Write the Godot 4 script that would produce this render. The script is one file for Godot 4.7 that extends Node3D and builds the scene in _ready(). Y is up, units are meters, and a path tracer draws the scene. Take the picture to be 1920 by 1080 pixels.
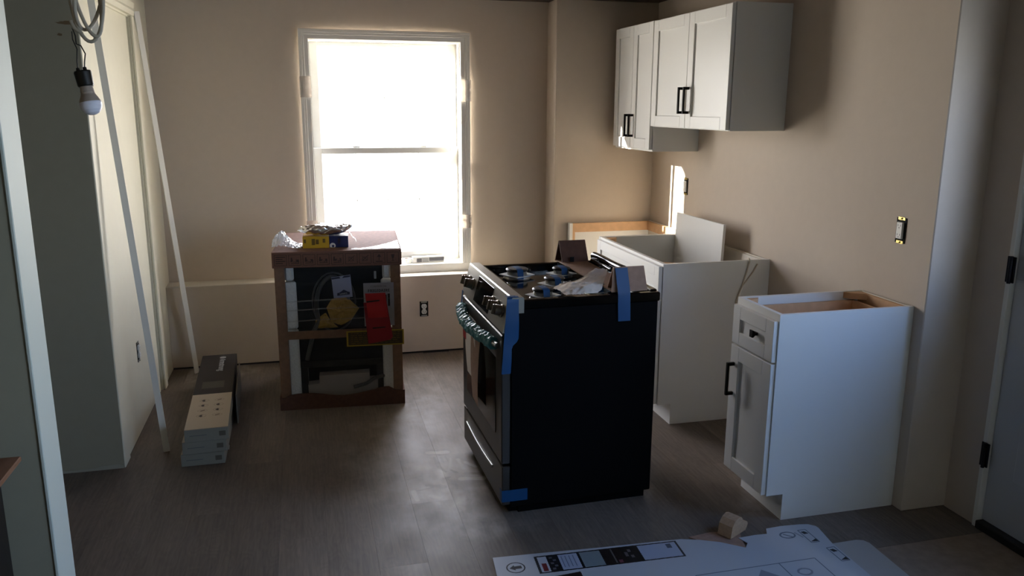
extends Node3D
# An unfinished kitchen: appliances in their packing, loose cabinets, a bright window.

const XL := -0.871     # left wall
const XR := 2.369      # right wall
const XC := 1.654      # return of the alcove wall
const AZ := 0.195      # face of the alcove wall
const KZ := 0.155      # face of the knee wall
const KH := 0.541
const ZL := 1.642      # near corner of the left wall
const XE := 2.584      # entry wall
const ZE := 2.876      # end of the right wall
const CH := 2.343      # ceiling

var M := {}
var used := {}
var rng := RandomNumberGenerator.new()


# ---------------------------------------------------------------- mesh builder
class MB:
	var p := PackedVector3Array()
	var n := PackedVector3Array()
	var uv := PackedVector2Array()
	var uv2 := PackedVector2Array()
	var t := Transform3D.IDENTITY
	var flat_map := Transform2D(Vector2(1, 0), Vector2(0, 1), Vector2.ZERO)

	func put(v: Vector3, nn: Vector3, u: Vector2) -> void:
		p.append(t * v)
		n.append((t.basis * nn).normalized())
		uv.append(u)
		uv2.append(Vector2((t * v).x, (t * v).z))

	static func planar(v: Vector3, nn: Vector3) -> Vector2:
		var a := nn.abs()
		if a.x >= a.y and a.x >= a.z:
			return Vector2(v.z, -v.y)
		if a.y >= a.z:
			return Vector2(v.x, v.z)
		return Vector2(v.x, -v.y)

	func tri(a: Vector3, b: Vector3, c: Vector3, out: Vector3) -> void:
		var g := (b - a).cross(c - a)
		if g.length_squared() < 1e-16:
			return
		if g.dot(out) < 0.0:
			var k := b
			b = c
			c = k
			g = -g
		g = g.normalized()
		var turn := t.basis.determinant() > 0.0
		put(a, g, planar(a, g))
		put(c if turn else b, g, planar(c if turn else b, g))
		put(b if turn else c, g, planar(b if turn else c, g))

	func stri(v: Array, nn: Array, uu: Array) -> void:
		var g: Vector3 = (v[1] - v[0]).cross(v[2] - v[0])
		if g.length_squared() < 1e-18:
			return
		var o := [0, 2, 1]
		if (g.dot(nn[0] + nn[1] + nn[2]) < 0.0) == (t.basis.determinant() > 0.0):
			o = [0, 1, 2]
		for i in o:
			put(v[i], nn[i], uu[i])

	func poly(v: Array, out: Vector3) -> void:
		for i in range(1, v.size() - 1):
			tri(v[0], v[i], v[i + 1], out)

	func box(c: Vector3, s: Vector3, bev := 0.0) -> MB:
		var h := s / 2.0
		var b := minf(bev, minf(h.x, minf(h.y, h.z)) * 0.9)
		var ax := [Vector3.RIGHT, Vector3.UP, Vector3.BACK]
		for i in 3:
			var u: Vector3 = ax[(i + 1) % 3]
			var w: Vector3 = ax[(i + 2) % 3]
			var o: Vector3 = ax[i]
			var ho := h[i]
			var hu := h[(i + 1) % 3]
			var hw := h[(i + 2) % 3]
			for sg in [-1.0, 1.0]:
				var f: Vector3 = c + o * ho * sg
				poly([f + u * (hu - b) + w * (hw - b), f - u * (hu - b) + w * (hw - b), f - u * (hu - b) - w * (hw - b), f + u * (hu - b) - w * (hw - b)], o * sg)
			if b > 0.0:
				for su in [-1.0, 1.0]:
					for sw in [-1.0, 1.0]:
						var e1: Vector3 = c + u * hu * su + w * (hw - b) * sw
						var e2: Vector3 = c + u * (hu - b) * su + w * hw * sw
						poly([e1 + o * (ho - b), e2 + o * (ho - b), e2 - o * (ho - b), e1 - o * (ho - b)], u * su + w * sw)
		if b > 0.0:
			for sx in [-1.0, 1.0]:
				for sy in [-1.0, 1.0]:
					for sz in [-1.0, 1.0]:
						var g := Vector3(sx, sy, sz)
						tri(c + g * Vector3(h.x, h.y - b, h.z - b), c + g * Vector3(h.x - b, h.y, h.z - b), c + g * Vector3(h.x - b, h.y - b, h.z), g)
		return self

	func span(a: Vector3, b: Vector3, bev := 0.0) -> MB:
		return box((a + b) / 2.0, (b - a).abs(), bev)

	# polygon in the local xy plane, drawn out from z0 to z1
	func prism(pts: PackedVector2Array, z0: float, z1: float, xf := Transform3D.IDENTITY) -> MB:
		var old := t
		t = t * xf
		var idx := Geometry2D.triangulate_polygon(pts)
		for i in range(0, idx.size(), 3):
			for z in [z0, z1]:
				var out := Vector3(0, 0, signf(z - (z0 + z1) / 2.0))
				tri(Vector3(pts[idx[i]].x, pts[idx[i]].y, z), Vector3(pts[idx[i + 1]].x, pts[idx[i + 1]].y, z), Vector3(pts[idx[i + 2]].x, pts[idx[i + 2]].y, z), out)
		var ccw := not Geometry2D.is_polygon_clockwise(pts)
		for i in pts.size():
			var a := pts[i]
			var b := pts[(i + 1) % pts.size()]
			var d := b - a
			var o := Vector3(d.y, -d.x, 0) if ccw else Vector3(-d.y, d.x, 0)
			poly([Vector3(a.x, a.y, z0), Vector3(b.x, b.y, z0), Vector3(b.x, b.y, z1), Vector3(a.x, a.y, z1)], o)
		t = old
		return self

	func lathe(prof: Array, seg := 24, xf := Transform3D.IDENTITY) -> MB:
		var old := t
		t = t * xf
		for i in prof.size() - 1:
			var a: Vector2 = prof[i]
			var b: Vector2 = prof[i + 1]
			var d := (b - a).normalized()
			for k in seg:
				var q0 := TAU * k / seg
				var q1 := TAU * (k + 1) / seg
				var r0 := Vector3(cos(q0), 0, sin(q0))
				var r1 := Vector3(cos(q1), 0, sin(q1))
				var up := Vector3.UP
				var n0 := r0 * d.y - up * d.x
				var n1 := r1 * d.y - up * d.x
				var v00 := r0 * a.x + up * a.y
				var v01 := r1 * a.x + up * a.y
				var v10 := r0 * b.x + up * b.y
				var v11 := r1 * b.x + up * b.y
				stri([v00, v01, v11], [n0, n1, n1], [Vector2(q0, a.y), Vector2(q1, a.y), Vector2(q1, b.y)])
				stri([v00, v11, v10], [n0, n1, n0], [Vector2(q0, a.y), Vector2(q1, b.y), Vector2(q0, b.y)])
		t = old
		return self

	func tube(path: PackedVector3Array, r: float, seg := 10, closed := false, wob := 0.0) -> MB:
		var m := path.size()
		var rings := []
		var side := Vector3.UP
		for i in m:
			var f: Vector3
			if closed:
				f = path[(i + 1) % m] - path[(i - 1 + m) % m]
			else:
				f = path[mini(i + 1, m - 1)] - path[maxi(i - 1, 0)]
			f = f.normalized()
			if i == 0:
				side = f.cross(Vector3.UP if absf(f.y) < 0.9 else Vector3.RIGHT).normalized()
			else:
				side = (side - f * side.dot(f)).normalized()
			var up := f.cross(side)
			var ring := []
			for k in seg:
				var q := TAU * k / seg
				var d := side * cos(q) + up * sin(q)
				var rr := r
				if wob > 0.0:
					rr = r * (1.0 + wob * (sin(i * 2.7 + k * 1.9) * 0.5 + sin(i * 1.3 - k * 3.1) * 0.5))
				ring.append([path[i] + d * rr, d])
			rings.append(ring)
		for i in (m if closed else m - 1):
			var a: Array = rings[i]
			var b: Array = rings[(i + 1) % m]
			for k in seg:
				var l := (k + 1) % seg
				if wob > 0.0:
					tri(a[k][0], a[l][0], b[l][0], a[k][1] + b[l][1])
					tri(a[k][0], b[l][0], b[k][0], a[k][1] + b[l][1])
				else:
					stri([a[k][0], a[l][0], b[l][0]], [a[k][1], a[l][1], b[l][1]], [Vector2(k, i), Vector2(k + 1, i), Vector2(k + 1, i + 1)])
					stri([a[k][0], b[l][0], b[k][0]], [a[k][1], b[l][1], b[k][1]], [Vector2(k, i), Vector2(k + 1, i + 1), Vector2(k, i + 1)])
		if not closed:
			for e in [0, m - 1]:
				var o: Vector3 = path[0] - path[1] if e == 0 else path[m - 1] - path[m - 2]
				var v := []
				for k in seg:
					v.append(rings[e][k][0])
				poly(v, o)
		return self

	# a bent sheet: f(u, v) -> Vector3 for u, v in 0..1, given the thickness th
	func sheet(nu: int, nv: int, f: Callable, th := 0.001, hard := false) -> MB:
		var g := []
		for i in nu + 1:
			var row := []
			for j in nv + 1:
				row.append(f.call(float(i) / nu, float(j) / nv))
			g.append(row)
		var nn := []
		for i in nu + 1:
			var row := []
			for j in nv + 1:
				var du: Vector3 = g[mini(i + 1, nu)][j] - g[maxi(i - 1, 0)][j]
				var dv: Vector3 = g[i][mini(j + 1, nv)] - g[i][maxi(j - 1, 0)]
				var c := du.cross(dv)
				row.append(c.normalized() if c.length_squared() > 1e-16 else Vector3.UP)
			nn.append(row)
		for s in [0.5, -0.5]:
			for i in nu:
				for j in nv:
					var q := [[i, j], [i + 1, j], [i + 1, j + 1], [i, j + 1]]
					var v := []
					var m := []
					var u := []
					for k in q:
						v.append(g[k[0]][k[1]] + nn[k[0]][k[1]] * th * s)
						m.append(nn[k[0]][k[1]] * signf(s))
						u.append(Vector2(float(k[0]) / nu, float(k[1]) / nv))
					if hard:
						tri(v[0], v[1], v[2], m[0])
						tri(v[0], v[2], v[3], m[0])
					else:
						stri([v[0], v[1], v[2]], [m[0], m[1], m[2]], [u[0], u[1], u[2]])
						stri([v[0], v[2], v[3]], [m[0], m[2], m[3]], [u[0], u[2], u[3]])
		for e in 4:
			var cnt := nu if e < 2 else nv
			for k in cnt:
				var a: Array = [[k, 0], [k, nv], [0, k], [nu, k]][e]
				var b: Array = [[k + 1, 0], [k + 1, nv], [0, k + 1], [nu, k + 1]][e]
				var va: Vector3 = g[a[0]][a[1]]
				var vb: Vector3 = g[b[0]][b[1]]
				var na: Vector3 = nn[a[0]][a[1]] * th * 0.5
				var nb: Vector3 = nn[b[0]][b[1]] * th * 0.5
				var o: Vector3 = (va + vb) / 2.0 - g[nu / 2][nv / 2]
				poly([va + na, vb + nb, vb - nb, va - na], o)
		return self

	func mesh() -> ArrayMesh:
		var a := []
		a.resize(Mesh.ARRAY_MAX)
		a[Mesh.ARRAY_VERTEX] = p
		a[Mesh.ARRAY_NORMAL] = n
		a[Mesh.ARRAY_TEX_UV] = uv
		a[Mesh.ARRAY_TEX_UV2] = uv2
		var m := ArrayMesh.new()
		m.add_surface_from_arrays(Mesh.PRIMITIVE_TRIANGLES, a)
		return m


func mb() -> MB:
	return MB.new()


func numbered(s: String) -> String:
	var k: int = used.get(s, 0)
	used[s] = k + 1
	return s if k == 0 else "%s_%03d" % [s, k]


# one named mesh; a part keeps a plain name and Godot numbers repeats
func obj(called: String, b: MB, m: Material, parent: Node = self) -> MeshInstance3D:
	var o := MeshInstance3D.new()
	o.name = numbered(called) if parent == self else part_name(called, parent)
	o.mesh = b.mesh()
	o.material_override = m
	parent.add_child(o, true)
	return o


func part_name(s: String, parent: Node) -> String:
	if not parent.has_node(s):
		return s
	var k := 1
	while parent.has_node("%s_%03d" % [s, k]):
		k += 1
	return "%s_%03d" % [s, k]


func tag(o: Node, label: String, category: String, group := "") -> Node:
	o.set_meta("label", label)
	o.set_meta("category", category)
	if group:
		o.set_meta("group", group)
	return o


func thing(called: String, label: String, category: String, at := Vector3.ZERO, turn := 0.0, group := "") -> Node3D:
	var o := Node3D.new()
	o.name = numbered(called)
	add_child(o)
	o.position = at
	o.rotation.y = turn
	tag(o, label, category, group)
	return o


func struct(called: String, b: MB, m: Material) -> MeshInstance3D:
	var o := obj(called, b, m)
	o.set_meta("kind", "structure")
	return o


func text(s: String, size: float, at: Transform3D, m: Material, parent: Node, bold := true, called := "lettering") -> void:
	var tm := TextMesh.new()
	var f := SystemFont.new()
	f.font_names = PackedStringArray(["Droid Sans"])
	f.font_weight = 700 if bold else 400
	tm.font = f
	tm.text = s
	tm.font_size = 32
	tm.pixel_size = size / 32.0
	tm.depth = 0.0006
	tm.curve_step = 2.0
	var o := MeshInstance3D.new()
	o.name = part_name(called, parent)
	o.mesh = tm
	o.material_override = m
	o.transform = at
	parent.add_child(o, true)


# ---------------------------------------------------------------- materials
func mat(c: Color, rough := 0.7, metal := 0.0) -> StandardMaterial3D:
	var m := StandardMaterial3D.new()
	m.albedo_color = c
	m.roughness = rough
	m.metallic = metal
	return m


func clear(c: Color, a: float, rough := 0.12) -> StandardMaterial3D:
	var m := mat(Color(c, a), rough)
	m.transparency = BaseMaterial3D.TRANSPARENCY_ALPHA
	m.cull_mode = BaseMaterial3D.CULL_DISABLED
	return m


func noise(freq: float, octaves := 4, sd := 1) -> FastNoiseLite:
	var k := FastNoiseLite.new()
	k.noise_type = FastNoiseLite.TYPE_SIMPLEX_SMOOTH
	k.seed = sd
	k.frequency = freq
	k.fractal_octaves = octaves
	return k


func noise_tex(freq: float, a: Color, b: Color, sd := 1, size := 512, octaves := 4) -> NoiseTexture2D:
	var tx := NoiseTexture2D.new()
	tx.width = size
	tx.height = size
	tx.seamless = true
	tx.noise = noise(freq, octaves, sd)
	var g := Gradient.new()
	g.set_color(0, a)
	g.set_color(1, b)
	tx.color_ramp = g
	return tx


func mottled(m: StandardMaterial3D, scale: float, lo: float, hi: float, sd := 1, freq := 0.02) -> StandardMaterial3D:
	m.albedo_texture = noise_tex(freq, Color(lo, lo, lo), Color(hi, hi, hi), sd)
	m.uv1_triplanar = true
	m.uv1_world_triplanar = true
	m.uv1_scale = Vector3.ONE * scale
	return m


func tex_poly(im: Image, pts: PackedVector2Array, c: Color) -> void:
	var lo := pts[0]
	var hi := pts[0]
	for q in pts:
		lo = lo.min(q)
		hi = hi.max(q)
	for y in range(maxi(0, int(lo.y)), mini(im.get_height(), int(hi.y) + 2)):
		for x in range(maxi(0, int(lo.x)), mini(im.get_width(), int(hi.x) + 2)):
			if Geometry2D.is_point_in_polygon(Vector2(x + 0.5, y + 0.5), pts):
				im.set_pixel(x, y, im.get_pixel(x, y).lerp(Color(c, 1.0), c.a))


func tex_line(im: Image, a: Vector2, b: Vector2, w: float, c: Color) -> void:
	var d := (b - a).normalized().orthogonal() * w / 2.0
	tex_poly(im, PackedVector2Array([a + d, b + d, b - d, a - d]), c)


func tex_frame(im: Image, r: Rect2, w: float, c: Color) -> void:
	var a := r.position
	var e := r.end
	tex_line(im, a, Vector2(e.x, a.y), w, c)
	tex_line(im, Vector2(a.x, e.y), e, w, c)
	tex_line(im, a, Vector2(a.x, e.y), w, c)
	tex_line(im, Vector2(e.x, a.y), e, w, c)


func tex_ring(im: Image, o: Vector2, rx: float, ry: float, w: float, c: Color) -> void:
	for k in 32:
		var a := TAU * k / 32
		var b := TAU * (k + 1) / 32
		tex_line(im, o + Vector2(cos(a) * rx, sin(a) * ry), o + Vector2(cos(b) * rx, sin(b) * ry), w, c)


func wood_texture() -> ImageTexture:
	var w := 512
	var h := 1024
	var im := Image.create(w, h, false, Image.FORMAT_RGB8)
	var grain := noise(1.0, 4, 5)
	var broad := noise(1.0, 2, 9)
	var fine := noise(1.0, 2, 13)
	for y in h:
		for x in w:
			var lane := x / 128
			var warp := broad.get_noise_2d(x * 0.012 + lane * 40.0, y * 0.0035) * 1.6
			var ringv := sin((x * 0.10 + warp * 14.0) * 0.9 + lane * 2.0) * 0.5
			var gr := grain.get_noise_2d(x * 0.09 + lane * 90.0, y * 0.004)
			var fi := fine.get_noise_2d(x * 0.5, y * 0.012)
			var v := 0.5 + ringv * 0.10 + gr * 0.22 + fi * 0.12 + warp * 0.06
			v = clampf(v, 0.0, 1.0)
			im.set_pixel(x, y, Color(0.38 + 0.24 * v, 0.36 + 0.225 * v, 0.34 + 0.205 * v))
	return ImageTexture.create_from_image(im)


# drywall dust tracked over the floor: alpha says how much
func dust_texture() -> ImageTexture:
	var s := 1024
	var im := Image.create(s, s, false, Image.FORMAT_RGBA8)
	im.fill(Color(0.76, 0.74, 0.70, 0.02))
	var k := noise(0.010, 4, 21)
	var k2 := noise(0.03, 4, 22)
	# broad films: centre x, z, half sizes, share
	var spots := [[0.50, 1.80, 0.42, 0.95, 0.20], [0.60, 2.02, 0.20, 0.18, 0.34], [0.50, 2.28, 0.22, 0.16, 0.30], [0.56, 2.52, 0.28, 0.20, 0.22], [-0.60, 0.30, 0.30, 0.22, 0.30], [0.60, 0.9, 0.35, 0.6, 0.14]]
	# smears and tread marks: from, to, half width, share (negative wipes clean)
	var marks := [[0.53, 1.815, 0.61, 1.825, 0.020, 0.62], [0.545, 1.87, 0.545, 1.94, 0.008, -0.7], [0.575, 1.88, 0.578, 1.935, 0.006, -0.7], [0.598, 1.87, 0.602, 1.93, 0.006, -0.6], [0.62, 1.90, 0.60, 2.00, 0.010, 0.55], [0.65, 1.92, 0.66, 2.03, 0.012, 0.50], [0.68, 1.96, 0.72, 2.02, 0.012, 0.5], [0.55, 1.98, 0.57, 2.04, 0.012, -0.6], [0.60, 2.03, 0.62, 2.06, 0.010, -0.7], [0.66, 2.08, 0.73, 2.10, 0.020, -0.55], [0.63, 2.13, 0.72, 2.145, 0.022, 0.6], [0.47, 2.16, 0.54, 2.19, 0.022, -0.75], [0.42, 2.20, 0.49, 2.185, 0.006, -0.7], [0.40, 2.20, 0.405, 2.29, 0.012, 0.55], [0.47, 2.26, 0.50, 2.29, 0.014, 0.5], [0.58, 2.17, 0.60, 2.19, 0.008, -0.7], [0.55, 2.11, 0.58, 2.10, 0.008, -0.6], [0.45, 2.06, 0.36, 2.09, 0.006, -0.4], [0.62, 2.34, 0.60, 2.44, 0.014, -0.4], [0.50, 2.36, 0.56, 2.42, 0.016, 0.4]]
	for y in range(30, 920):
		for x in range(10, 640):
			var q := Vector2(-0.8 + 3.2 * x / s, 3.2 * y / s)   # metres
			var a := 0.02
			var n1 := k.get_noise_2d(x, y)
			var n2 := k2.get_noise_2d(x, y * 0.7)
			for sp in spots:
				var dx: float = absf(q.x - sp[0]) / sp[2]
				var dy: float = absf(q.y - sp[1]) / sp[3]
				if dx < 1.4 and dy < 1.4:
					var r := sqrt(dx * dx + dy * dy) + 0.5 * n1
					a += sp[4] * smoothstep(1.15, 0.35, r) * (0.65 + 0.9 * n2)
			if y > 560 and y < 810 and x > 350 and x < 500:
				for mk in marks:
					var p0 := Vector2(mk[0], mk[1])
					var c := Geometry2D.get_closest_point_to_segment(q, p0, Vector2(mk[2], mk[3]))
					var g := smoothstep(1.0, 0.55, q.distance_to(c) / mk[4] + 0.6 * n2)
					a = lerpf(a, maxf(0.0, mk[5]), g * absf(mk[5]) * 1.3 if mk[5] < 0.0 else g)
			im.set_pixel(x, y, Color(0.76, 0.74, 0.70, clampf(a, 0.0, 0.85)))
	return ImageTexture.create_from_image(im)


func make_materials() -> void:
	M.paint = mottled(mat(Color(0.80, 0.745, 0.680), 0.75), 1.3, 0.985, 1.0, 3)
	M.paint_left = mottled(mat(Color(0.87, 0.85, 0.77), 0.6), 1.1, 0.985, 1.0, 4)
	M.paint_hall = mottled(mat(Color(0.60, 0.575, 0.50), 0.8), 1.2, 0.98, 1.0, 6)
	M.primer = mat(Color(0.88, 0.86, 0.81), 0.6)
	M.jamb = mat(Color(0.78, 0.80, 0.76), 0.6)
	M.trim = mat(Color(0.90, 0.89, 0.86), 0.4)
	M.vinyl = mat(Color(0.92, 0.92, 0.90), 0.35)
	M.door = mat(Color(0.74, 0.75, 0.76), 0.45)
	M.ceiling = mottled(mat(Color(0.42, 0.34, 0.29), 0.9), 2.0, 0.7, 1.0, 8)
	M.cab = mat(Color(0.90, 0.90, 0.885), 0.38)
	M.cab_in = mat(Color(0.86, 0.83, 0.78), 0.5)
	M.pine = mottled(mat(Color(0.86, 0.69, 0.52), 0.6), 1.6, 0.93, 1.0, 12)
	M.black_handle = mat(Color(0.035, 0.033, 0.035), 0.5)
	M.black_handle.metallic_specular = 0.25
	M.enamel = mat(Color(0.055, 0.055, 0.06), 0.55)
	M.enamel.metallic_specular = 0.12
	M.black_glass = mat(Color(0.02, 0.02, 0.022), 0.10)
	M.steel_dark = mat(Color(0.34, 0.33, 0.32), 0.36, 0.85)
	M.steel = mat(Color(0.68, 0.68, 0.66), 0.3, 0.9)
	M.knob = mat(Color(0.48, 0.44, 0.39), 0.35, 0.85)
	M.iron = mat(Color(0.08, 0.08, 0.085), 0.4)
	M.tape = mat(Color(0.0, 0.27, 0.47), 0.5)
	M.tape.backlight_enabled = true
	M.tape.backlight = Color(0.0, 0.22, 0.36)
	M.teal = mat(Color(0.30, 0.54, 0.57), 0.42)
	M.teal.metallic_specular = 0.4
	M.card = mottled(mat(Color(0.52, 0.38, 0.27), 0.8), 3.0, 0.85, 1.0, 14)
	M.card_dark = mottled(mat(Color(0.40, 0.27, 0.21), 0.85), 3.0, 0.82, 1.0, 15)
	M.card_grey = mottled(mat(Color(0.66, 0.53, 0.45), 0.85), 3.0, 0.88, 1.0, 15)
	M.paper = mat(Color(0.90, 0.86, 0.82), 0.8)
	M.white_paper = mat(Color(0.60, 0.59, 0.61), 0.7)
	M.foam = mottled(mat(Color(0.86, 0.87, 0.86), 0.75), 8.0, 0.9, 1.0, 17)
	M.tub = mat(Color(0.055, 0.06, 0.075), 0.5)
	M.tub.metallic_specular = 0.15
	M.tub_light = mat(Color(0.16, 0.165, 0.165), 0.5)
	M.tub_light.metallic_specular = 0.2
	M.hose = mat(Color(0.20, 0.205, 0.21), 0.4)
	M.yellow = mat(Color(0.60, 0.46, 0.10), 0.55)
	M.yellow_print = mat(Color(0.62, 0.52, 0.07), 0.5)
	M.ink = mat(Color(0.10, 0.085, 0.07), 0.7)
	M.ink_blue = mat(Color(0.06, 0.09, 0.22), 0.6)
	M.red = mat(Color(0.70, 0.12, 0.13), 0.65)
	M.red_deep = mat(Color(0.56, 0.07, 0.11), 0.6)
	M.navy = mat(Color(0.07, 0.10, 0.30), 0.5)
	M.box_yellow = mat(Color(0.80, 0.62, 0.10), 0.5)
	M.foil = mat(Color(0.93, 0.93, 0.93), 0.22, 1.0)
	M.film = clear(Color(0.9, 0.93, 0.95), 0.008, 0.06)
	M.film.metallic_specular = 0.3
	M.strap = clear(Color(0.9, 0.9, 0.85), 0.08, 0.1)
	M.bag = clear(Color(0.9, 0.93, 0.96), 0.35, 0.2)
	M.film_tape = clear(Color(0.9, 0.85, 0.8), 0.35, 0.2)
	M.glass = clear(Color(1, 1, 1), 0.04, 0.02)
	M.white_plastic = mat(Color(0.88, 0.88, 0.86), 0.35)
	M.bulb_glass = mat(Color(0.86, 0.87, 0.93), 0.3)
	M.black_plastic = mat(Color(0.025, 0.024, 0.026), 0.4)
	M.cable = mat(Color(0.66, 0.63, 0.57), 0.5)
	M.cord = mat(Color(0.80, 0.76, 0.70), 0.6)
	M.brass = mat(Color(0.75, 0.68, 0.42), 0.3, 0.9)
	M.hole = mat(Color(0.05, 0.045, 0.04), 0.9)
	M.stain = mat(Color(0.44, 0.36, 0.26), 0.9)
	M.hinge = mat(Color(0.10, 0.10, 0.13), 0.4, 0.6)
	M.dark_print = mat(Color(0.14, 0.11, 0.10), 0.6)
	M.grey_print = mat(Color(0.36, 0.34, 0.30), 0.6)
	M.raw_wood = mottled(mat(Color(0.80, 0.67, 0.54), 0.8), 6.0, 0.85, 1.0, 19)
	M.entry = mottled(mat(Color(0.60, 0.53, 0.46), 0.6), 1.6, 0.85, 1.0, 23)
	M.threshold = mat(Color(0.10, 0.085, 0.075), 0.6)
	M.grey = mat(Color(0.40, 0.40, 0.41), 0.5)
	M.grey_light = mat(Color(0.66, 0.66, 0.65), 0.5)


# ---------------------------------------------------------------- the scene
func _ready() -> void:
	rng.seed = 7
	# camera
	var cam := Camera3D.new()
	cam.name = "camera"
	cam.position = Vector3(0, 1.6554, 5.4979)
	cam.rotation_order = EULER_ORDER_YXZ
	cam.rotation = Vector3(-0.2197, -0.2513, 0.0045)
	cam.fov = rad_to_deg(2.0 * atan(540.0 / 1519.85))
	cam.near = 0.05
	add_child(cam)
	cam.current = true
	# sky
	var we := WorldEnvironment.new()
	we.name = "environment"
	var env := Environment.new()
	env.background_mode = Environment.BG_SKY
	var sky := Sky.new()
	var sm := ProceduralSkyMaterial.new()
	sm.sky_top_color = Color(0.36, 0.52, 0.80)
	sm.sky_horizon_color = Color(0.86, 0.90, 0.95)
	sm.ground_bottom_color = Color(0.75, 0.76, 0.78)
	sm.ground_horizon_color = Color(0.86, 0.88, 0.92)
	sm.sky_energy_multiplier = 3.0
	sm.ground_energy_multiplier = 2.6
	sky.sky_material = sm
	env.sky = sky
	env.tonemap_mode = Environment.TONE_MAPPER_LINEAR
	env.tonemap_exposure = 1.0
	env.sdfgi_enabled = true
	env.ssao_enabled = true
	env.ssil_enabled = true
	we.environment = env
	add_child(we)
	# low winter sun, grazing in through the window
	var sun := DirectionalLight3D.new()
	sun.name = "sun"
	sun.light_color = Color(1.0, 0.97, 0.92)
	sun.light_energy = 22.0
	sun.light_angular_distance = 0.6
	sun.shadow_enabled = true
	add_child(sun)
	sun.look_at_from_position(Vector3.ZERO, Vector3(1.0, -0.365, 0.395), Vector3.UP)
	# daylight through the two windows
	var day := AreaLight3D.new()
	day.name = "window_daylight"
	day.area_size = Vector2(1.5, 2.0)
	day.light_color = Color(1.0, 0.96, 0.89)
	day.light_energy = 14.5
	day.light_size = 1.0
	day.shadow_enabled = true
	add_child(day)
	day.look_at_from_position(Vector3(0.56, 1.33, -0.34), Vector3(0.56, 1.33, 5.0), Vector3.UP)
	var day2 := AreaLight3D.new()
	day2.name = "window_daylight_side"
	day2.area_size = Vector2(1.3, 1.1)
	day2.light_color = Color(0.74, 0.88, 1.0)
	day2.light_energy = 5.8
	day2.shadow_enabled = true
	add_child(day2)
	day2.look_at_from_position(Vector3(XE + 0.2, 1.515, 5.80), Vector3(-5.0, 1.515, 5.80), Vector3.UP)
	var day3 := AreaLight3D.new()
	day3.name = "door_glass_daylight"
	day3.area_size = Vector2(0.60, 0.86)
	day3.light_color = Color(0.72, 0.88, 1.0)
	day3.light_energy = 0.56
	day3.shadow_enabled = true
	add_child(day3)
	day3.look_at_from_position(Vector3(XE + 0.15, 1.475, 3.5125), Vector3(-5.0, 1.475, 3.5125), Vector3.UP)
	for l in [day, day2, day3]:
		(l as AreaLight3D).set("area_range", 12.0)

	make_materials()
	build_room()
	build_floor()
	build_window()
	build_entry()
	build_left_wall_things()
	build_outlets()
	build_dishwasher()
	build_on_dishwasher()
	build_range()
	build_on_range()
	build_small_base()
	build_sink_base()
	build_corner_base()
	build_uppers()
	build_flooring_boxes()
	build_floor_things()
	build_bulb()
	build_sill_things()


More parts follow.
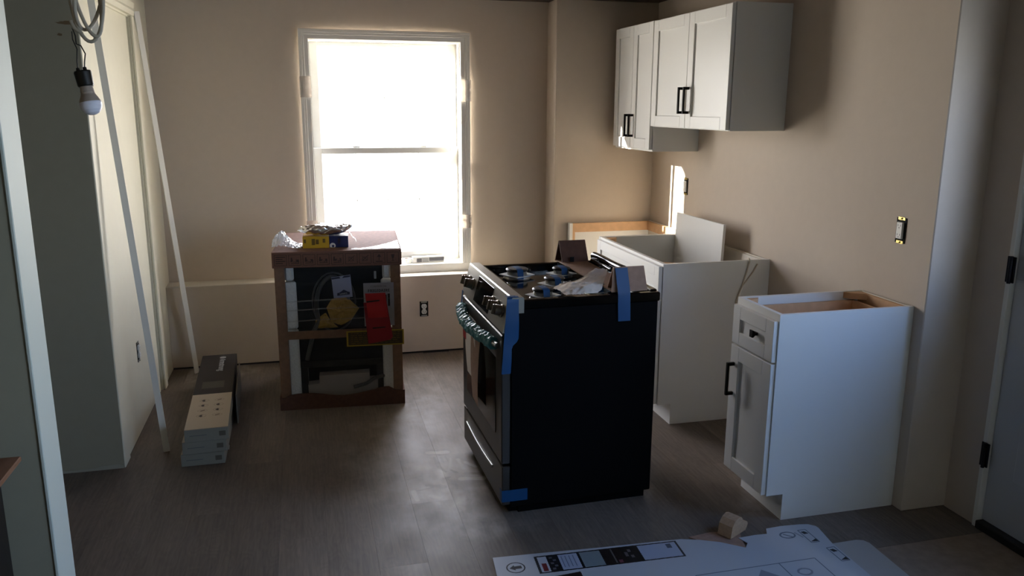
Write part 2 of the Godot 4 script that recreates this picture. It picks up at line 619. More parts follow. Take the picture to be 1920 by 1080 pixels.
func build_room() -> void:
	# window wall, with the rough opening
	var b := mb()
	b.span(Vector3(-1.0, 0, -0.20), Vector3(0.036, CH, 0))
	b.span(Vector3(1.080, 0, -0.20), Vector3(XC, CH, 0))
	b.span(Vector3(0.036, 0, -0.20), Vector3(1.080, 0.55, 0))
	b.span(Vector3(0.036, 2.10, -0.20), Vector3(1.080, CH, 0))
	struct("wall_back", b, M.paint)
	struct("wall_alcove", mb().span(Vector3(XC, 0, -0.20), Vector3(2.70, CH, AZ), 0.004), M.paint)
	struct("wall_knee", mb().span(Vector3(XL, 0.011, 0), Vector3(XC, KH - 0.004, KZ), 0.002), M.paint)
	struct("wall_knee_plate", mb().span(Vector3(XL, 0.0, 0), Vector3(XC, 0.011, KZ - 0.02)), M.threshold)
	struct("trim_1", mb().span(Vector3(XL, KH - 0.004, 0), Vector3(XC, KH, KZ), 0.001), M.primer)
	# left wall: a cased panel between two plain strips
	b = mb()
	b.span(Vector3(-1.0, 0, 0.0), Vector3(XL, CH, 0.545))
	b.span(Vector3(-1.0, 0, 0.563), Vector3(XL - 0.010, CH, 1.53))
	b.span(Vector3(-1.0, 2.12, 0.563), Vector3(XL, CH, 1.53))
	b.span(Vector3(-1.0, 0, 0.545), Vector3(XL - 0.05, CH, 0.563))
	b.span(Vector3(-1.0, 0, 1.53), Vector3(XL, CH, ZL - 0.001), 0.003)
	struct("wall_left", b, M.paint_left)
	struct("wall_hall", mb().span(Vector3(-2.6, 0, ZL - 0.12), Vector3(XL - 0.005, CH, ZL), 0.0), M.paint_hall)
	b = mb()
	b.prism(PackedVector2Array([Vector2(0, 2.13), Vector2(0.018, 2.13), Vector2(0.022, 2.155), Vector2(0.016, 2.17), Vector2(0.022, 2.2), Vector2(0, 2.2)]), 0.46, 1.56, Transform3D(Basis(), Vector3(XL, 0, 0)))
	b.span(Vector3(XL, 0.0, 0.46), Vector3(XL + 0.016, 2.131, 0.535), 0.004)
	struct("trim_2", b, M.paint_left)
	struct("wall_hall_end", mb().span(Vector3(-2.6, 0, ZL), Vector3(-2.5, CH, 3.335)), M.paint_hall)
	b = mb()
	b.span(Vector3(-2.6, 0, 3.335), Vector3(-0.649, CH, 3.45))
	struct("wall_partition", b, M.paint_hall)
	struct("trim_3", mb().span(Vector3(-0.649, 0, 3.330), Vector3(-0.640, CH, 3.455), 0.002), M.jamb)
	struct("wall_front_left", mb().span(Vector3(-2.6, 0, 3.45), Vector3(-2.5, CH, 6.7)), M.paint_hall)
	# right wall, its end, the entry wall and the wall behind the camera
	struct("wall_right", mb().span(Vector3(XR, 0, AZ), Vector3(2.70, CH, ZE), 0.004), M.paint)
	struct("wall_front", mb().span(Vector3(-2.6, 0, 6.6), Vector3(2.70, CH, 6.7)), M.paint_hall)
	struct("ceiling", mb().span(Vector3(-2.6, CH, -0.2), Vector3(2.9, CH + 0.1, 6.7)), M.ceiling)
	# torn patch on the hall wall
	var hall := get_node("wall_hall")
	var k := noise(1.0, 3, 31)
	var edge := PackedVector2Array([Vector2(-0.880, 0.0), Vector2(-0.880, 0.010)])
	for i in 16:
		edge.append(Vector2(-0.90 - 0.025 * i, 0.010 + 0.006 * absf(k.get_noise_2d(i * 3.7, 2.0)) + (0.008 if i < 4 else 0.0)))
	edge.append(Vector2(-1.29, 0.0))
	obj("torn_edge", mb().prism(edge, ZL - 0.001, ZL + 0.003), mat(Color(0.62, 0.60, 0.54), 0.8), hall)
	for q in [[-0.915, 1.988, 0.042, 0.007], [-0.946, 1.940, 0.009, 0.006]]:
		var pts := PackedVector2Array()
		for i in 18:
			var a := TAU * i / 18
			var r := 1.0 + 0.5 * k.get_noise_2d(cos(a) * 2.0 + q[0] * 50.0, sin(a) * 2.0)
			pts.append(Vector2(q[0] + cos(a) * q[2] * r, q[1] + sin(a) * q[3] * r))
		obj("scuff", mb().prism(pts, ZL - 0.001, ZL + 0.0008), M.stain, hall)


func build_floor() -> void:
	var floor_node := struct("floor", mb().span(Vector3(-2.6, -0.12, -0.2), Vector3(2.9, -0.012, 6.7)), mat(Color(0.16, 0.15, 0.14), 0.8))
	var wood := wood_texture()
	var dust := dust_texture()
	var mats := []
	for tint in [0.95, 1.0, 0.92, 0.98]:
		var m := mat(Color(0.90 * tint, 0.87 * tint, 0.84 * tint), 0.52)
		m.metallic_specular = 0.27
		m.albedo_texture = wood
		m.detail_enabled = true
		m.detail_uv_layer = BaseMaterial3D.DETAIL_UV_2
		m.detail_albedo = dust
		m.detail_blend_mode = BaseMaterial3D.BLEND_MODE_MIX
		m.uv2_scale = Vector3(1, 1, 1)
		m.roughness_texture = noise_tex(0.012, Color(0.75, 0.75, 0.75), Color(1, 1, 1), 33, 256)
		mats.append(m)
	var wide := 0.18
	var long := 1.22
	var x := -2.5
	var col := 0
	while x < XE:
		var z := KZ - long * fposmod(col * 0.381 + 0.13, 1.0)
		while z < 4.7:
			var z0 := maxf(z, KZ if x < XC else AZ)
			var z1 := minf(z + long, 4.7)
			var x0 := maxf(x, -2.5)
			var x1 := minf(x + wide, XE)
			if x0 > 1.95:
				z1 = minf(z1, 3.10)
			if x1 < XL:
				z0 = maxf(z0, ZL)
			if z1 - z0 > 0.02:
				var b := mb()
				b.span(Vector3(x0 + 0.0004, -0.012, z0 + 0.0002), Vector3(x1 - 0.0002, 0, z1 - 0.0002))
				var lane := rng.randi() % 4
				var flip := rng.randf() < 0.5
				for i in b.p.size():
					var v: Vector3 = b.p[i]
					var u := (v.x - x) / wide * 0.25 + lane * 0.25
					var w := (v.z - z) / long
					b.uv[i] = Vector2(u, 1.0 - w if flip else w)
					b.uv2[i] = Vector2((v.x + 0.8) / 3.2, v.z / 3.2)
				obj("plank", b, mats[rng.randi() % 4], floor_node)
			z += long
		x += wide
		col += 1
	struct("floor_entry", mb().span(Vector3(1.96, -0.012, 3.102), Vector3(2.60, 0.001, 4.7), 0.001), M.entry)


func build_window() -> void:
	var w := Node3D.new()
	w.name = "window_1"
	add_child(w)
	w.set_meta("kind", "structure")
	var b := mb()
	# jamb
	var ja := Vector3(0.056, 0.575, -0.20)
	var jb := Vector3(1.060, 2.085, -0.030)
	b.span(ja, Vector3(0.072, jb.y, jb.z))
	b.span(Vector3(1.044, ja.y, ja.z), jb)
	b.span(Vector3(0.036, 2.068, ja.z), Vector3(1.080, 2.10, jb.z))
	b.span(Vector3(0.036, 0.55, ja.z), Vector3(1.080, 0.590, 0.023))
	b.span(Vector3(0.036, 0.59, -0.20), Vector3(0.057, 2.07, -0.16))
	b.span(Vector3(1.059, 0.59, -0.20), Vector3(1.080, 2.07, -0.16))
	obj("window_frame", b, M.trim, w)
	obj("window_sill", mb().span(Vector3(0.073, 0.590, -0.085), Vector3(1.043, 0.598, 0.010), 0.002), M.trim, w)
	# casing held off the wall, moulded on the front
	b = mb()
	var prof := PackedVector2Array([Vector2(0, 0), Vector2(0, 0.012), Vector2(0.003, 0.014), Vector2(0.026, 0.015), Vector2(0.030, 0.019), Vector2(0.040, 0.019), Vector2(0.044, 0.022), Vector2(0.059, 0.022), Vector2(0.061, 0.019), Vector2(0.061, 0)])
	var zc := 0.024
	# profile x runs from the opening outward
	b.prism(prof, 0.541, 2.128, Transform3D(Basis(Vector3(-1, 0, 0), Vector3(0, 0, 1), Vector3(0, 1, 0)), Vector3(0.072, 0, zc)))
	b.prism(prof, 0.541, 2.128, Transform3D(Basis(Vector3(1, 0, 0), Vector3(0, 0, 1), Vector3(0, 1, 0)), Vector3(1.044, 0, zc)))
	b.prism(prof, 0.011, 1.105, Transform3D(Basis(Vector3(0, 1, 0), Vector3(0, 0, 1), Vector3(1, 0, 0)), Vector3(0, 2.068, zc + 0.0005)))
	b.span(Vector3(0.011, 0.541, zc), Vector3(1.105, 0.597, zc + 0.021), 0.002)
	obj("casing", b, M.trim, w)
	# sashes
	for s in [[1.345, 2.066, -0.150, -0.115], [0.600, 1.385, -0.115, -0.080]]:
		b = mb()
		var y0: float = s[0]
		var y1: float = s[1]
		var z0: float = s[2]
		var z1: float = s[3]
		var low := y0 < 1.0
		var rb := 0.07 if low else 0.04
		var rt := 0.04 if low else 0.03
		b.span(Vector3(0.074, y0, z0), Vector3(0.128, y1, z1), 0.003)
		b.span(Vector3(0.990, y0, z0), Vector3(1.042, y1, z1), 0.003)
		b.span(Vector3(0.128, y0, z0), Vector3(0.990, y0 + rb, z1), 0.003)
		b.span(Vector3(0.128, y1 - rt, z0), Vector3(0.990, y1, z1), 0.003)
		var sash := obj("sash", b, M.vinyl, w)
		var mid := (z0 + z1) / 2.0
		obj("pane", mb().span(Vector3(0.128, y0 + rb, mid - 0.002), Vector3(0.990, y1 - rt, mid + 0.002)), M.glass, sash)
		var gy := 1.031 if low else 1.713
		obj("muntin", mb().span(Vector3(0.128, gy - 0.004, mid - 0.006), Vector3(0.990, gy + 0.004, mid - 0.003)), M.vinyl, sash)
		for gx in [0.349, 0.556, 0.772]:
			obj("muntin", mb().span(Vector3(gx - 0.004, y0 + rb, mid - 0.006), Vector3(gx + 0.004, y1 - rt, mid - 0.003)), M.vinyl, sash)
	for lx in [0.33, 0.78]:
		obj("sash_lock", mb().span(Vector3(lx, 1.385, -0.112), Vector3(lx + 0.05, 1.397, -0.090), 0.004), M.vinyl, w)
	# clear tape that holds the casing up
	for q in [[0.010, 1.71, 1.84], [0.010, 0.80, 0.92], [1.045, 1.69, 1.83], [1.045, 0.84, 0.93]]:
		var x0: float = q[0]
		var y0: float = q[1]
		var y1: float = q[2]
		var o := obj("tape", mb().sheet(4, 8, func(u: float, v: float): return Vector3(x0 - 0.004 + 0.072 * u, lerpf(y0, y1, v), zc + 0.0235 + 0.0015 * sin(u * 9.0 + v * 14.0)), 0.0008), M.film_tape, w)
		o.set_meta("label", "clear packing tape")


func build_entry() -> void:
	# entry wall with a door and, beyond the frame, a window beside the camera
	var b := mb()
	var x1 := XE + 0.12
	b.span(Vector3(XE, 0, ZE), Vector3(x1, CH, 3.035))
	b.span(Vector3(XE, 2.08, 3.035), Vector3(x1, CH, 3.985))
	b.span(Vector3(XE, 0, 3.985), Vector3(x1, CH, 5.10))
	b.span(Vector3(XE, 0, 5.10), Vector3(x1, 0.95, 6.50))
	b.span(Vector3(XE, 2.08, 5.10), Vector3(x1, CH, 6.50))
	b.span(Vector3(XE, 0, 6.50), Vector3(x1, CH, 6.6))
	struct("wall_entry", b, M.paint)
	var d := Node3D.new()
	d.name = "door_1"
	add_child(d)
	d.set_meta("kind", "structure")
	b = mb()
	b.span(Vector3(XE + 0.012, 0.035, 3.060), Vector3(XE + 0.055, 1.03, 3.965), 0.002)
	b.span(Vector3(XE + 0.012, 1.92, 3.060), Vector3(XE + 0.055, 2.065, 3.965), 0.002)
	b.span(Vector3(XE + 0.012, 1.03, 3.060), Vector3(XE + 0.055, 1.92, 3.20), 0.002)
	b.span(Vector3(XE + 0.012, 1.03, 3.825), Vector3(XE + 0.055, 1.92, 3.965), 0.002)
	for q in [[3.18, 3.46, 0.25, 0.90], [3.57, 3.85, 0.25, 0.90]]:
		b.span(Vector3(XE + 0.005, q[2], q[0]), Vector3(XE + 0.013, q[3], q[1]), 0.006)
	obj("door_slab", b, M.door, d)
	obj("pane", mb().span(Vector3(XE + 0.030, 1.03, 3.20), Vector3(XE + 0.034, 1.92, 3.825)), M.glass, d)
	b = mb()
	b.span(Vector3(XE - 0.012, 0.0, 3.038), Vector3(XE + 0.06, 2.08, 3.058), 0.002)
	b.span(Vector3(XE - 0.012, 0.0, 3.967), Vector3(XE + 0.06, 2.08, 3.984), 0.002)
	b.span(Vector3(XE - 0.012, 2.066, 3.038), Vector3(XE + 0.06, 2.08, 3.984), 0.002)
	obj("door_frame", b, M.trim, d)
	for y in [0.314, 1.064, 1.82]:
		b = mb()
		b.span(Vector3(XE - 0.016, y - 0.05, 3.037), Vector3(XE - 0.009, y + 0.05, 3.075), 0.002)
		b.tube(PackedVector3Array([Vector3(XE - 0.020, y - 0.052, 3.060), Vector3(XE - 0.020, y + 0.052, 3.060)]), 0.007, 10)
		obj("hinge", b, M.hinge, d)
	obj("threshold", mb().span(Vector3(XE - 0.02, 0, 3.06), Vector3(XE + 0.06, 0.034, 3.965), 0.004), M.threshold, d)
	obj("lock", mb().lathe([Vector2(0, 0.05), Vector2(0.02, 0.05), Vector2(0.028, 0.035), Vector2(0.012, 0.02), Vector2(0.012, 0), Vector2(0.03, 0)], 16, Transform3D(Basis(Vector3(0, 0, 1), Vector3(-1, 0, 0), Vector3(0, -1, 0)), Vector3(XE + 0.006, 0.95, 3.90))), M.brass, d)
	# window beside the camera
	var w := Node3D.new()
	w.name = "window_2"
	add_child(w)
	w.set_meta("kind", "structure")
	b = mb()
	b.span(Vector3(XE + 0.02, 0.95, 5.10), Vector3(x1, 1.0, 6.50))
	b.span(Vector3(XE + 0.02, 2.03, 5.10), Vector3(x1, 2.08, 6.50))
	b.span(Vector3(XE + 0.02, 1.0, 5.10), Vector3(x1, 2.03, 5.15))
	b.span(Vector3(XE + 0.02, 1.0, 6.45), Vector3(x1, 2.03, 6.50))
	obj("window_frame", b, M.vinyl, w)
	obj("pane", mb().span(Vector3(XE + 0.06, 1.0, 5.15), Vector3(XE + 0.064, 2.03, 6.45)), M.glass, w)


func build_left_wall_things() -> void:
	# two long strips of trim
	var spec := [["long white trim strip leaning in front of the hall corner, foot nearest the camera", Vector3(-0.714, 0.0, 1.496), Vector3(-0.860, 2.20, 1.46), 0.029, 0.012, Vector3(1, 0, -0.12)], ["white trim strip leaning beside the back corner, foot behind the flooring boxes", Vector3(-0.715, 0.0, 0.262), Vector3(-0.842, 2.155, 0.470), 0.030, 0.012, Vector3(1, 0, -0.9)]]
	for s in spec:
		var a: Vector3 = s[1]
		var c: Vector3 = s[2]
		var o := thing("trim_strip", s[0], "trim strip", a, 0.0, "trim strips leaning on the left wall")
		var up := (c - a).normalized()
		var side: Vector3 = (s[5] as Vector3).normalized()
		side = (side - up * side.dot(up)).normalized()
		var bs := Basis(up.cross(side), up, side)
		var b := mb()
		b.t = Transform3D(bs, Vector3(0.0, 0.003, 0))
		var l := (c - a).length()
		var w: float = s[3] / 2.0
		var th: float = s[4] / 2.0
		b.prism(PackedVector2Array([Vector2(-th, -w), Vector2(th * 0.4, -w), Vector2(th, -w * 0.6), Vector2(th, w * 0.3), Vector2(th * 0.3, w), Vector2(-th, w)]), 0.0, l, Transform3D(Basis(Vector3(1, 0, 0), Vector3(0, 0, 1), Vector3(0, 1, 0)), Vector3.ZERO))
		obj("strip", b, M.trim, o)


func outlet(label: String, at: Vector3, turn: float, decora := false, deep := false) -> void:
	var o := thing("power_outlet", label, "outlet", at, turn, "outlets without cover plates")
	# local: x across, y up, z out of the wall
	var b := mb()
	b.span(Vector3(-0.029, -0.052, 0.0), Vector3(0.029, 0.052, 0.0015))
	obj("box_opening", b, M.hole, o)
	for s in [-1.0, 1.0]:
		b = mb()
		b.span(Vector3(-0.020, s * 0.0485 - 0.0065, 0.0015), Vector3(0.020, s * 0.0485 + 0.0065, 0.0035), 0.001)
		b.lathe([Vector2(0, 0.004), Vector2(0.004, 0.003), Vector2(0.004, -0.0005)], 12, Transform3D(Basis(Vector3(1, 0, 0), Vector3(0, 0, 1), Vector3(0, -1, 0)), Vector3(0, s * 0.049, 0.0035)))
		obj("yoke", b, M.brass if decora else M.steel, o)
	b = mb()
	if decora:
		b.span(Vector3(-0.017, -0.034, 0.0015), Vector3(0.017, 0.034, 0.012), 0.002)
	else:
		for s in [-1.0, 1.0]:
			var pts := PackedVector2Array()
			for i in 20:
				var a := TAU * i / 20
				pts.append(Vector2(cos(a) * 0.018, clampf(sin(a) * 0.018, -0.0145, 0.0145) + s * 0.0195))
			b.prism(pts, 0.0015, 0.010)
		b.span(Vector3(-0.010, -0.008, 0.0015), Vector3(0.010, 0.008, 0.008))
	var f := obj("receptacle", b, M.white_plastic, o)
	for s in [-1.0, 1.0]:
		var zf := 0.0122 if decora else 0.0102
		obj("slot", mb().span(Vector3(-0.008, s * 0.019 - 0.002, zf - 0.001), Vector3(-0.006, s * 0.019 + 0.006, zf)), M.hole, f)
		obj("slot", mb().span(Vector3(0.006, s * 0.019 - 0.002, zf - 0.001), Vector3(0.008, s * 0.019 + 0.005, zf)), M.hole, f)
		obj("slot", mb().span(Vector3(-0.002, s * 0.019 - 0.010, zf - 0.001), Vector3(0.002, s * 0.019 - 0.006, zf)), M.hole, f)


func build_outlets() -> void:
	outlet("white duplex outlet without plate, low on the knee wall under the window", Vector3(0.753, 0.310, KZ), 0.0)
	outlet("white outlet without plate on the right wall above the small base cabinet", Vector3(XR, 1.168, 2.696), -PI / 2, true)
	outlet("outlet without plate beside the sunlit patch below the wall cabinets", Vector3(XR, 1.165, 0.735), -PI / 2, true)
	outlet("outlet without plate on the cream left wall, seen almost edge on", Vector3(XL - 0.010, 0.402, 1.085), PI / 2)


# ---------------------------------------------------------------- dishwasher in its carton
const DO := Vector3(-0.1818, 0, 1.0585)
const DA := 0.0654


func lid_print() -> ImageTexture:
	var w := 1024
	var h := 128
	var im := Image.create(w, h, false, Image.FORMAT_RGB8)
	var base := Color(0.42, 0.285, 0.22)
	im.fill(base)
	var k := noise(0.03, 3, 41)
	for y in h:
		for x in w:
			im.set_pixel(x, y, base * (1.0 + 0.09 * k.get_noise_2d(x, y * 3)))
	var ink := Color(0.20, 0.115, 0.09)
	for i in 9:
		var x0 := 16.0 + i * 112.0
		var r := Rect2(x0, 18, 94, 92)
		tex_frame(im, r, 3.0, ink)
		var c := r.get_center()
		if i == 0:
			for j in 4:
				tex_line(im, Vector2(x0 + 10, 36 + j * 18), Vector2(x0 + 84 - (j % 2) * 20, 36 + j * 18), 8, ink)
		elif i < 5:
			tex_poly(im, PackedVector2Array([c + Vector2(-34, 16), c + Vector2(-30, -22), c + Vector2(-20, -22), c + Vector2(-18, 0), c + Vector2(30, -6), c + Vector2(34, 18)]), ink)
			tex_poly(im, PackedVector2Array([c + Vector2(-26 + i * 4, 14), c + Vector2(-6 + i * 4, -14), c + Vector2(10 + i * 4, 12)]), base)
			tex_ring(im, c + Vector2(18, 20), 9, 9, 4, ink)
			tex_line(im, c + Vector2(-30, 28), c + Vector2(34, 28), 5, ink)
		elif i < 7:
			tex_line(im, c + Vector2(-26, 24), c + Vector2(26, -26), 5, ink)
			tex_line(im, c + Vector2(-22, -16), c + Vector2(20, 20), 4, ink)
			tex_frame(im, Rect2(c.x - 20, c.y - 10, 36, 30), 3, ink)
		elif i == 7:
			tex_line(im, c + Vector2(0, 22), c + Vector2(0, -18), 6, ink)
			tex_poly(im, PackedVector2Array([c + Vector2(0, -34), c + Vector2(-18, -8), c + Vector2(18, -8)]), ink)
			tex_line(im, c + Vector2(-28, 32), c + Vector2(28, 32), 7, ink)
		else:
			tex_poly(im, PackedVector2Array([c + Vector2(-14, -28), c + Vector2(14, -28), c + Vector2(8, 4), c + Vector2(3, 6), c + Vector2(3, 26), c + Vector2(14, 30), c + Vector2(-14, 30), c + Vector2(-3, 26), c + Vector2(-3, 6), c + Vector2(-8, 4)]), ink)
	return ImageTexture.create_from_image(im)


func label_lines(w: int, h: int, paper: Color, ink: Color, rows: int, sd: int) -> ImageTexture:
	var im := Image.create(w, h, false, Image.FORMAT_RGB8)
	im.fill(paper)
	var r := RandomNumberGenerator.new()
	r.seed = sd
	for i in rows:
		var y := int(h * (i + 0.6) / (rows + 0.6))
		var x := int(w * 0.05)
		while x < w * 0.92:
			var l := r.randi_range(6, 22)
			im.fill_rect(Rect2i(x, y, mini(l, int(w * 0.95) - x), maxi(2, h / rows / 3)), paper.lerp(ink, r.randf_range(0.5, 0.9)))
			x += l + r.randi_range(4, 9)
	return ImageTexture.create_from_image(im)


func textured(tx: Texture2D, rough := 0.6) -> StandardMaterial3D:
	var m := mat(Color.WHITE, rough)
	m.albedo_texture = tx
	return m


# a thin printed rectangle in the xy plane, its picture on the front
func print_plate(called: String, x0: float, x1: float, y0: float, y1: float, z: float, m: Material, parent: Node, th := 0.0012) -> MeshInstance3D:
	var b := mb()
	b.span(Vector3(x0, y0, z), Vector3(x1, y1, z + th))
	for i in b.p.size():
		b.uv[i] = Vector2((b.p[i].x - x0) / (x1 - x0), 1.0 - (b.p[i].y - y0) / (y1 - y0))
	return obj(called, b, m, parent)


func build_dishwasher() -> void:
	var W := 0.68
	var D := 0.70
	var o := thing("boxed_dishwasher", "black dishwasher in an open brown carton frame with red and yellow tags, before the window", "dishwasher", DO, -DA)
	# lid
	var b := mb()
	b.span(Vector3(-0.004, 0.806, -0.006), Vector3(W + 0.004, 0.893, 0.004), 0.003)
	b.span(Vector3(-0.004, 0.806, -D - 0.004), Vector3(W + 0.004, 0.893, -D + 0.006), 0.003)
	b.span(Vector3(-0.004, 0.806, -D + 0.006), Vector3(0.006, 0.893, -0.006), 0.002)
	b.span(Vector3(W - 0.006, 0.806, -D + 0.006), Vector3(W + 0.004, 0.893, -0.006), 0.002)
	b.span(Vector3(0.006, 0.880, -D + 0.006), Vector3(W - 0.006, 0.8925, -0.006))
	var card_gloss: StandardMaterial3D = M.card_dark.duplicate()
	card_gloss.albedo_color = Color(0.50, 0.36, 0.30)
	var lid := obj("lid", b, card_gloss, o)
	print_plate("pictogram_strip", 0.0, W, 0.809, 0.889, 0.0041, textured(lid_print(), 0.5), lid, 0.0008)
	# tray with torn, wavy upper edge
	b = mb()
	var pts := PackedVector2Array([Vector2(-0.004, 0), Vector2(W + 0.004, 0), Vector2(W + 0.004, 0.082)])
	for i in 15:
		var u := 1.0 - float(i) / 14
		var y := 0.088 + 0.008 * sin(u * 9.0) - 0.012 * exp(-pow((u - 0.45) * 4.0, 2)) + 0.012 * smoothstep(0.75, 0.9, u) - 0.02 * smoothstep(0.94, 1.0, u)
		pts.append(Vector2(lerpf(0.055, W - 0.045, u), y))
	pts.append(Vector2(0.02, 0.07))
	pts.append(Vector2(-0.004, 0.075))
	b.prism(pts, -0.006, 0.003)
	b.prism(pts, -D - 0.003, -D + 0.006)
	b.span(Vector3(-0.004, 0, -D + 0.006), Vector3(0.006, 0.08, -0.006))
	b.span(Vector3(W - 0.006, 0, -D + 0.006), Vector3(W + 0.004, 0.08, -0.006))
	b.span(Vector3(0.006, 0.0, -D + 0.006), Vector3(W - 0.006, 0.02, -0.006))
	obj("tray", b, M.card_dark, o)
	# cardboard corner posts and foam columns
	for sx in [0, 1]:
		for sz in [0, 1]:
			b = mb()
			var x0 := 0.0 if sx == 0 else W
			var dx := 1.0 if sx == 0 else -1.0
			var z0 := 0.0 if sz == 0 else -D
			var dz := -1.0 if sz == 0 else 1.0
			b.span(Vector3(x0 + dx * 0.004, 0.02, z0 + dz * 0.007), Vector3(x0 + dx * 0.058, 0.87, z0 + dz * 0.014), 0.002)
			b.span(Vector3(x0 + dx * 0.007, 0.02, z0 + dz * 0.014), Vector3(x0 + dx * 0.014, 0.87, z0 + dz * 0.075), 0.002)
			obj("corner_post", b, M.card, o)
			b = mb()
			b.span(Vector3(x0 + dx * 0.052, 0.03, z0 + dz * 0.018), Vector3(x0 + dx * 0.112, 0.455, z0 + dz * 0.075), 0.008)
			b.span(Vector3(x0 + dx * 0.052, 0.46, z0 + dz * 0.018), Vector3(x0 + dx * 0.112, 0.722, z0 + dz * 0.075), 0.008)
			b.span(Vector3(x0 + dx * 0.056, 0.728, z0 + dz * 0.018), Vector3(x0 + dx * 0.102, 0.86, z0 + dz * 0.070), 0.010)
			obj("foam_column", b, M.foam, o)
	# the machine itself
	b = mb()
	b.span(Vector3(0.10, 0.245, -D + 0.05), Vector3(W - 0.10, 0.865, -0.050), 0.006)
	b.span(Vector3(0.11, 0.05, -D + 0.06), Vector3(W - 0.11, 0.245, -0.105), 0.003)
	obj("appliance_body", b, M.tub, o)
	b = mb()
	b.span(Vector3(0.105, 0.225, -0.105), Vector3(W - 0.105, 0.262, -0.043), 0.005)
	for x in [0.105, 0.53]:
		b.span(Vector3(x, 0.03, -0.12), Vector3(x + 0.045, 0.225, -0.06), 0.004)
	obj("base_frame", b, M.tub_light, o)
	obj("bottom_foam", mb().prism(PackedVector2Array([Vector2(0.150, 0.022), Vector2(0.535, 0.022), Vector2(0.535, 0.142), Vector2(0.490, 0.142), Vector2(0.490, 0.185), Vector2(0.212, 0.180), Vector2(0.212, 0.135), Vector2(0.150, 0.130)]), -0.10, -0.030), mat(Color(0.58, 0.55, 0.53), 0.7), o)
	# hoses and cord in front of the black panel
	var path := PackedVector3Array()
	for i in 41:
		var u := float(i) / 40
		var a := lerpf(-0.15, PI + 0.5, u)
		path.append(Vector3(0.300 + 0.085 * cos(a), 0.60 + 0.155 * sin(a) - 0.03 * u, -0.036))
	for q in [Vector3(0.195, 0.44, -0.036), Vector3(0.165, 0.33, -0.036), Vector3(0.150, 0.275, -0.036)]:
		path.append(q)
	obj("drain_hose", mb().tube(path, 0.0125, 10), M.hose, o)
	path = PackedVector3Array()
	for i in 25:
		var a := TAU * i / 24.0
		path.append(Vector3(0.31 + 0.115 * cos(a), 0.60 + 0.165 * sin(a), -0.044 + 0.002 * sin(a * 3.0)))
	obj("power_cord", mb().tube(path, 0.005, 8), M.hose, o)
	obj("supply_hose", mb().tube(PackedVector3Array([Vector3(0.40, 0.108, -0.016), Vector3(0.47, 0.125, -0.018), Vector3(0.52, 0.155, -0.022), Vector3(0.575, 0.165, -0.030)]), 0.011, 10), M.hose, o)
	obj("vent_plate", mb().span(Vector3(0.532, 0.722, -0.050), Vector3(0.545, 0.765, -0.046), 0.002), M.grey_light, o)
	# cardboard strap across the middle
	obj("cross_strap", mb().sheet(16, 2, func(u: float, v: float): return Vector3(lerpf(0.055, 0.63, u), lerpf(0.404, 0.450, v), -0.0085 + 0.001 * sin(u * 20.0)), 0.003), M.card, o)
	# papers and tags
	var lab := print_plate("white_label", 0.472, 0.637, 0.463, 0.708, -0.004, M.white_paper, o)
	text("COMMERCIAL", 0.0145, Transform3D(Basis(), Vector3(0.555, 0.688, -0.0027)), M.grey_print, lab, false)
	text("FRIGIDAIRE", 0.0215, Transform3D(Basis(), Vector3(0.555, 0.664, -0.0027)), M.ink, lab)
	b = mb()
	b.span(Vector3(0.588, 0.585, -0.0028), Vector3(0.597, 0.640, -0.0022))
	b.span(Vector3(0.603, 0.575, -0.0028), Vector3(0.615, 0.645, -0.0022))
	obj("bar_print", b, M.ink, lab)
	var sheet2 := obj("service_paper", mb().sheet(6, 6, func(u: float, v: float): return Vector3(lerpf(0.302, 0.404, u) + 0.009 * (1.0 - v), lerpf(0.626, 0.744, v) + 0.012 * u * (0.4 + v * 0.6), -0.020 + 0.004 * sin(u * 3.0) + 0.003 * v), 0.0008), mat(Color(0.58, 0.60, 0.70), 0.6), o)
	obj("blue_band", mb().prism(PackedVector2Array([Vector2(0.304, 0.732), Vector2(0.402, 0.744), Vector2(0.403, 0.754), Vector2(0.303, 0.742)]), -0.0135, -0.0130), M.ink_blue, sheet2)
	obj("gable_logo", mb().prism(PackedVector2Array([Vector2(0.330, 0.640), Vector2(0.398, 0.646), Vector2(0.398, 0.660), Vector2(0.388, 0.662), Vector2(0.366, 0.674), Vector2(0.344, 0.658), Vector2(0.330, 0.655)]), -0.0135, -0.0130), M.ink_blue, sheet2)
	text("LOWE'S", 0.0115, Transform3D(Basis().rotated(Vector3.BACK, 0.09), Vector3(0.364, 0.651, -0.0128)), M.grey_light, sheet2)
	# yellow bags
	var nz := noise(1.0, 3, 51)
	for q in [[[Vector2(0.269, 0.573), Vector2(0.300, 0.622), Vector2(0.368, 0.630), Vector2(0.398, 0.612), Vector2(0.446, 0.564), Vector2(0.402, 0.500), Vector2(0.345, 0.470), Vector2(0.292, 0.490)], -0.013], [[Vector2(0.212, 0.455), Vector2(0.205, 0.500), Vector2(0.262, 0.545), Vector2(0.285, 0.500), Vector2(0.330, 0.455)], -0.022]]:
		var ring: Array = q[0]
		var zc: float = q[1]
		var c := Vector2.ZERO
		for v in ring:
			c += v / ring.size()
		b = mb()
		b.sheet(24, 6, func(u: float, v: float):
			var f: float = fposmod(u, 1.0) * ring.size()
			var e: Vector2 = ring[int(f) % ring.size()].lerp(ring[(int(f) + 1) % ring.size()], f - floorf(f))
			var pp := c.lerp(e, v)
			return Vector3(pp.x, pp.y, zc - 0.012 * v * v + 0.008 * nz.get_noise_2d(pp.x * 30.0, pp.y * 30.0)), 0.0008, true)
		obj("yellow_bag", b, M.yellow, o)
	# yellow caution label and the red tag over it
	var yl := print_plate("caution_label", 0.371, 0.686, 0.353, 0.441, 0.0045, M.yellow_print, o)
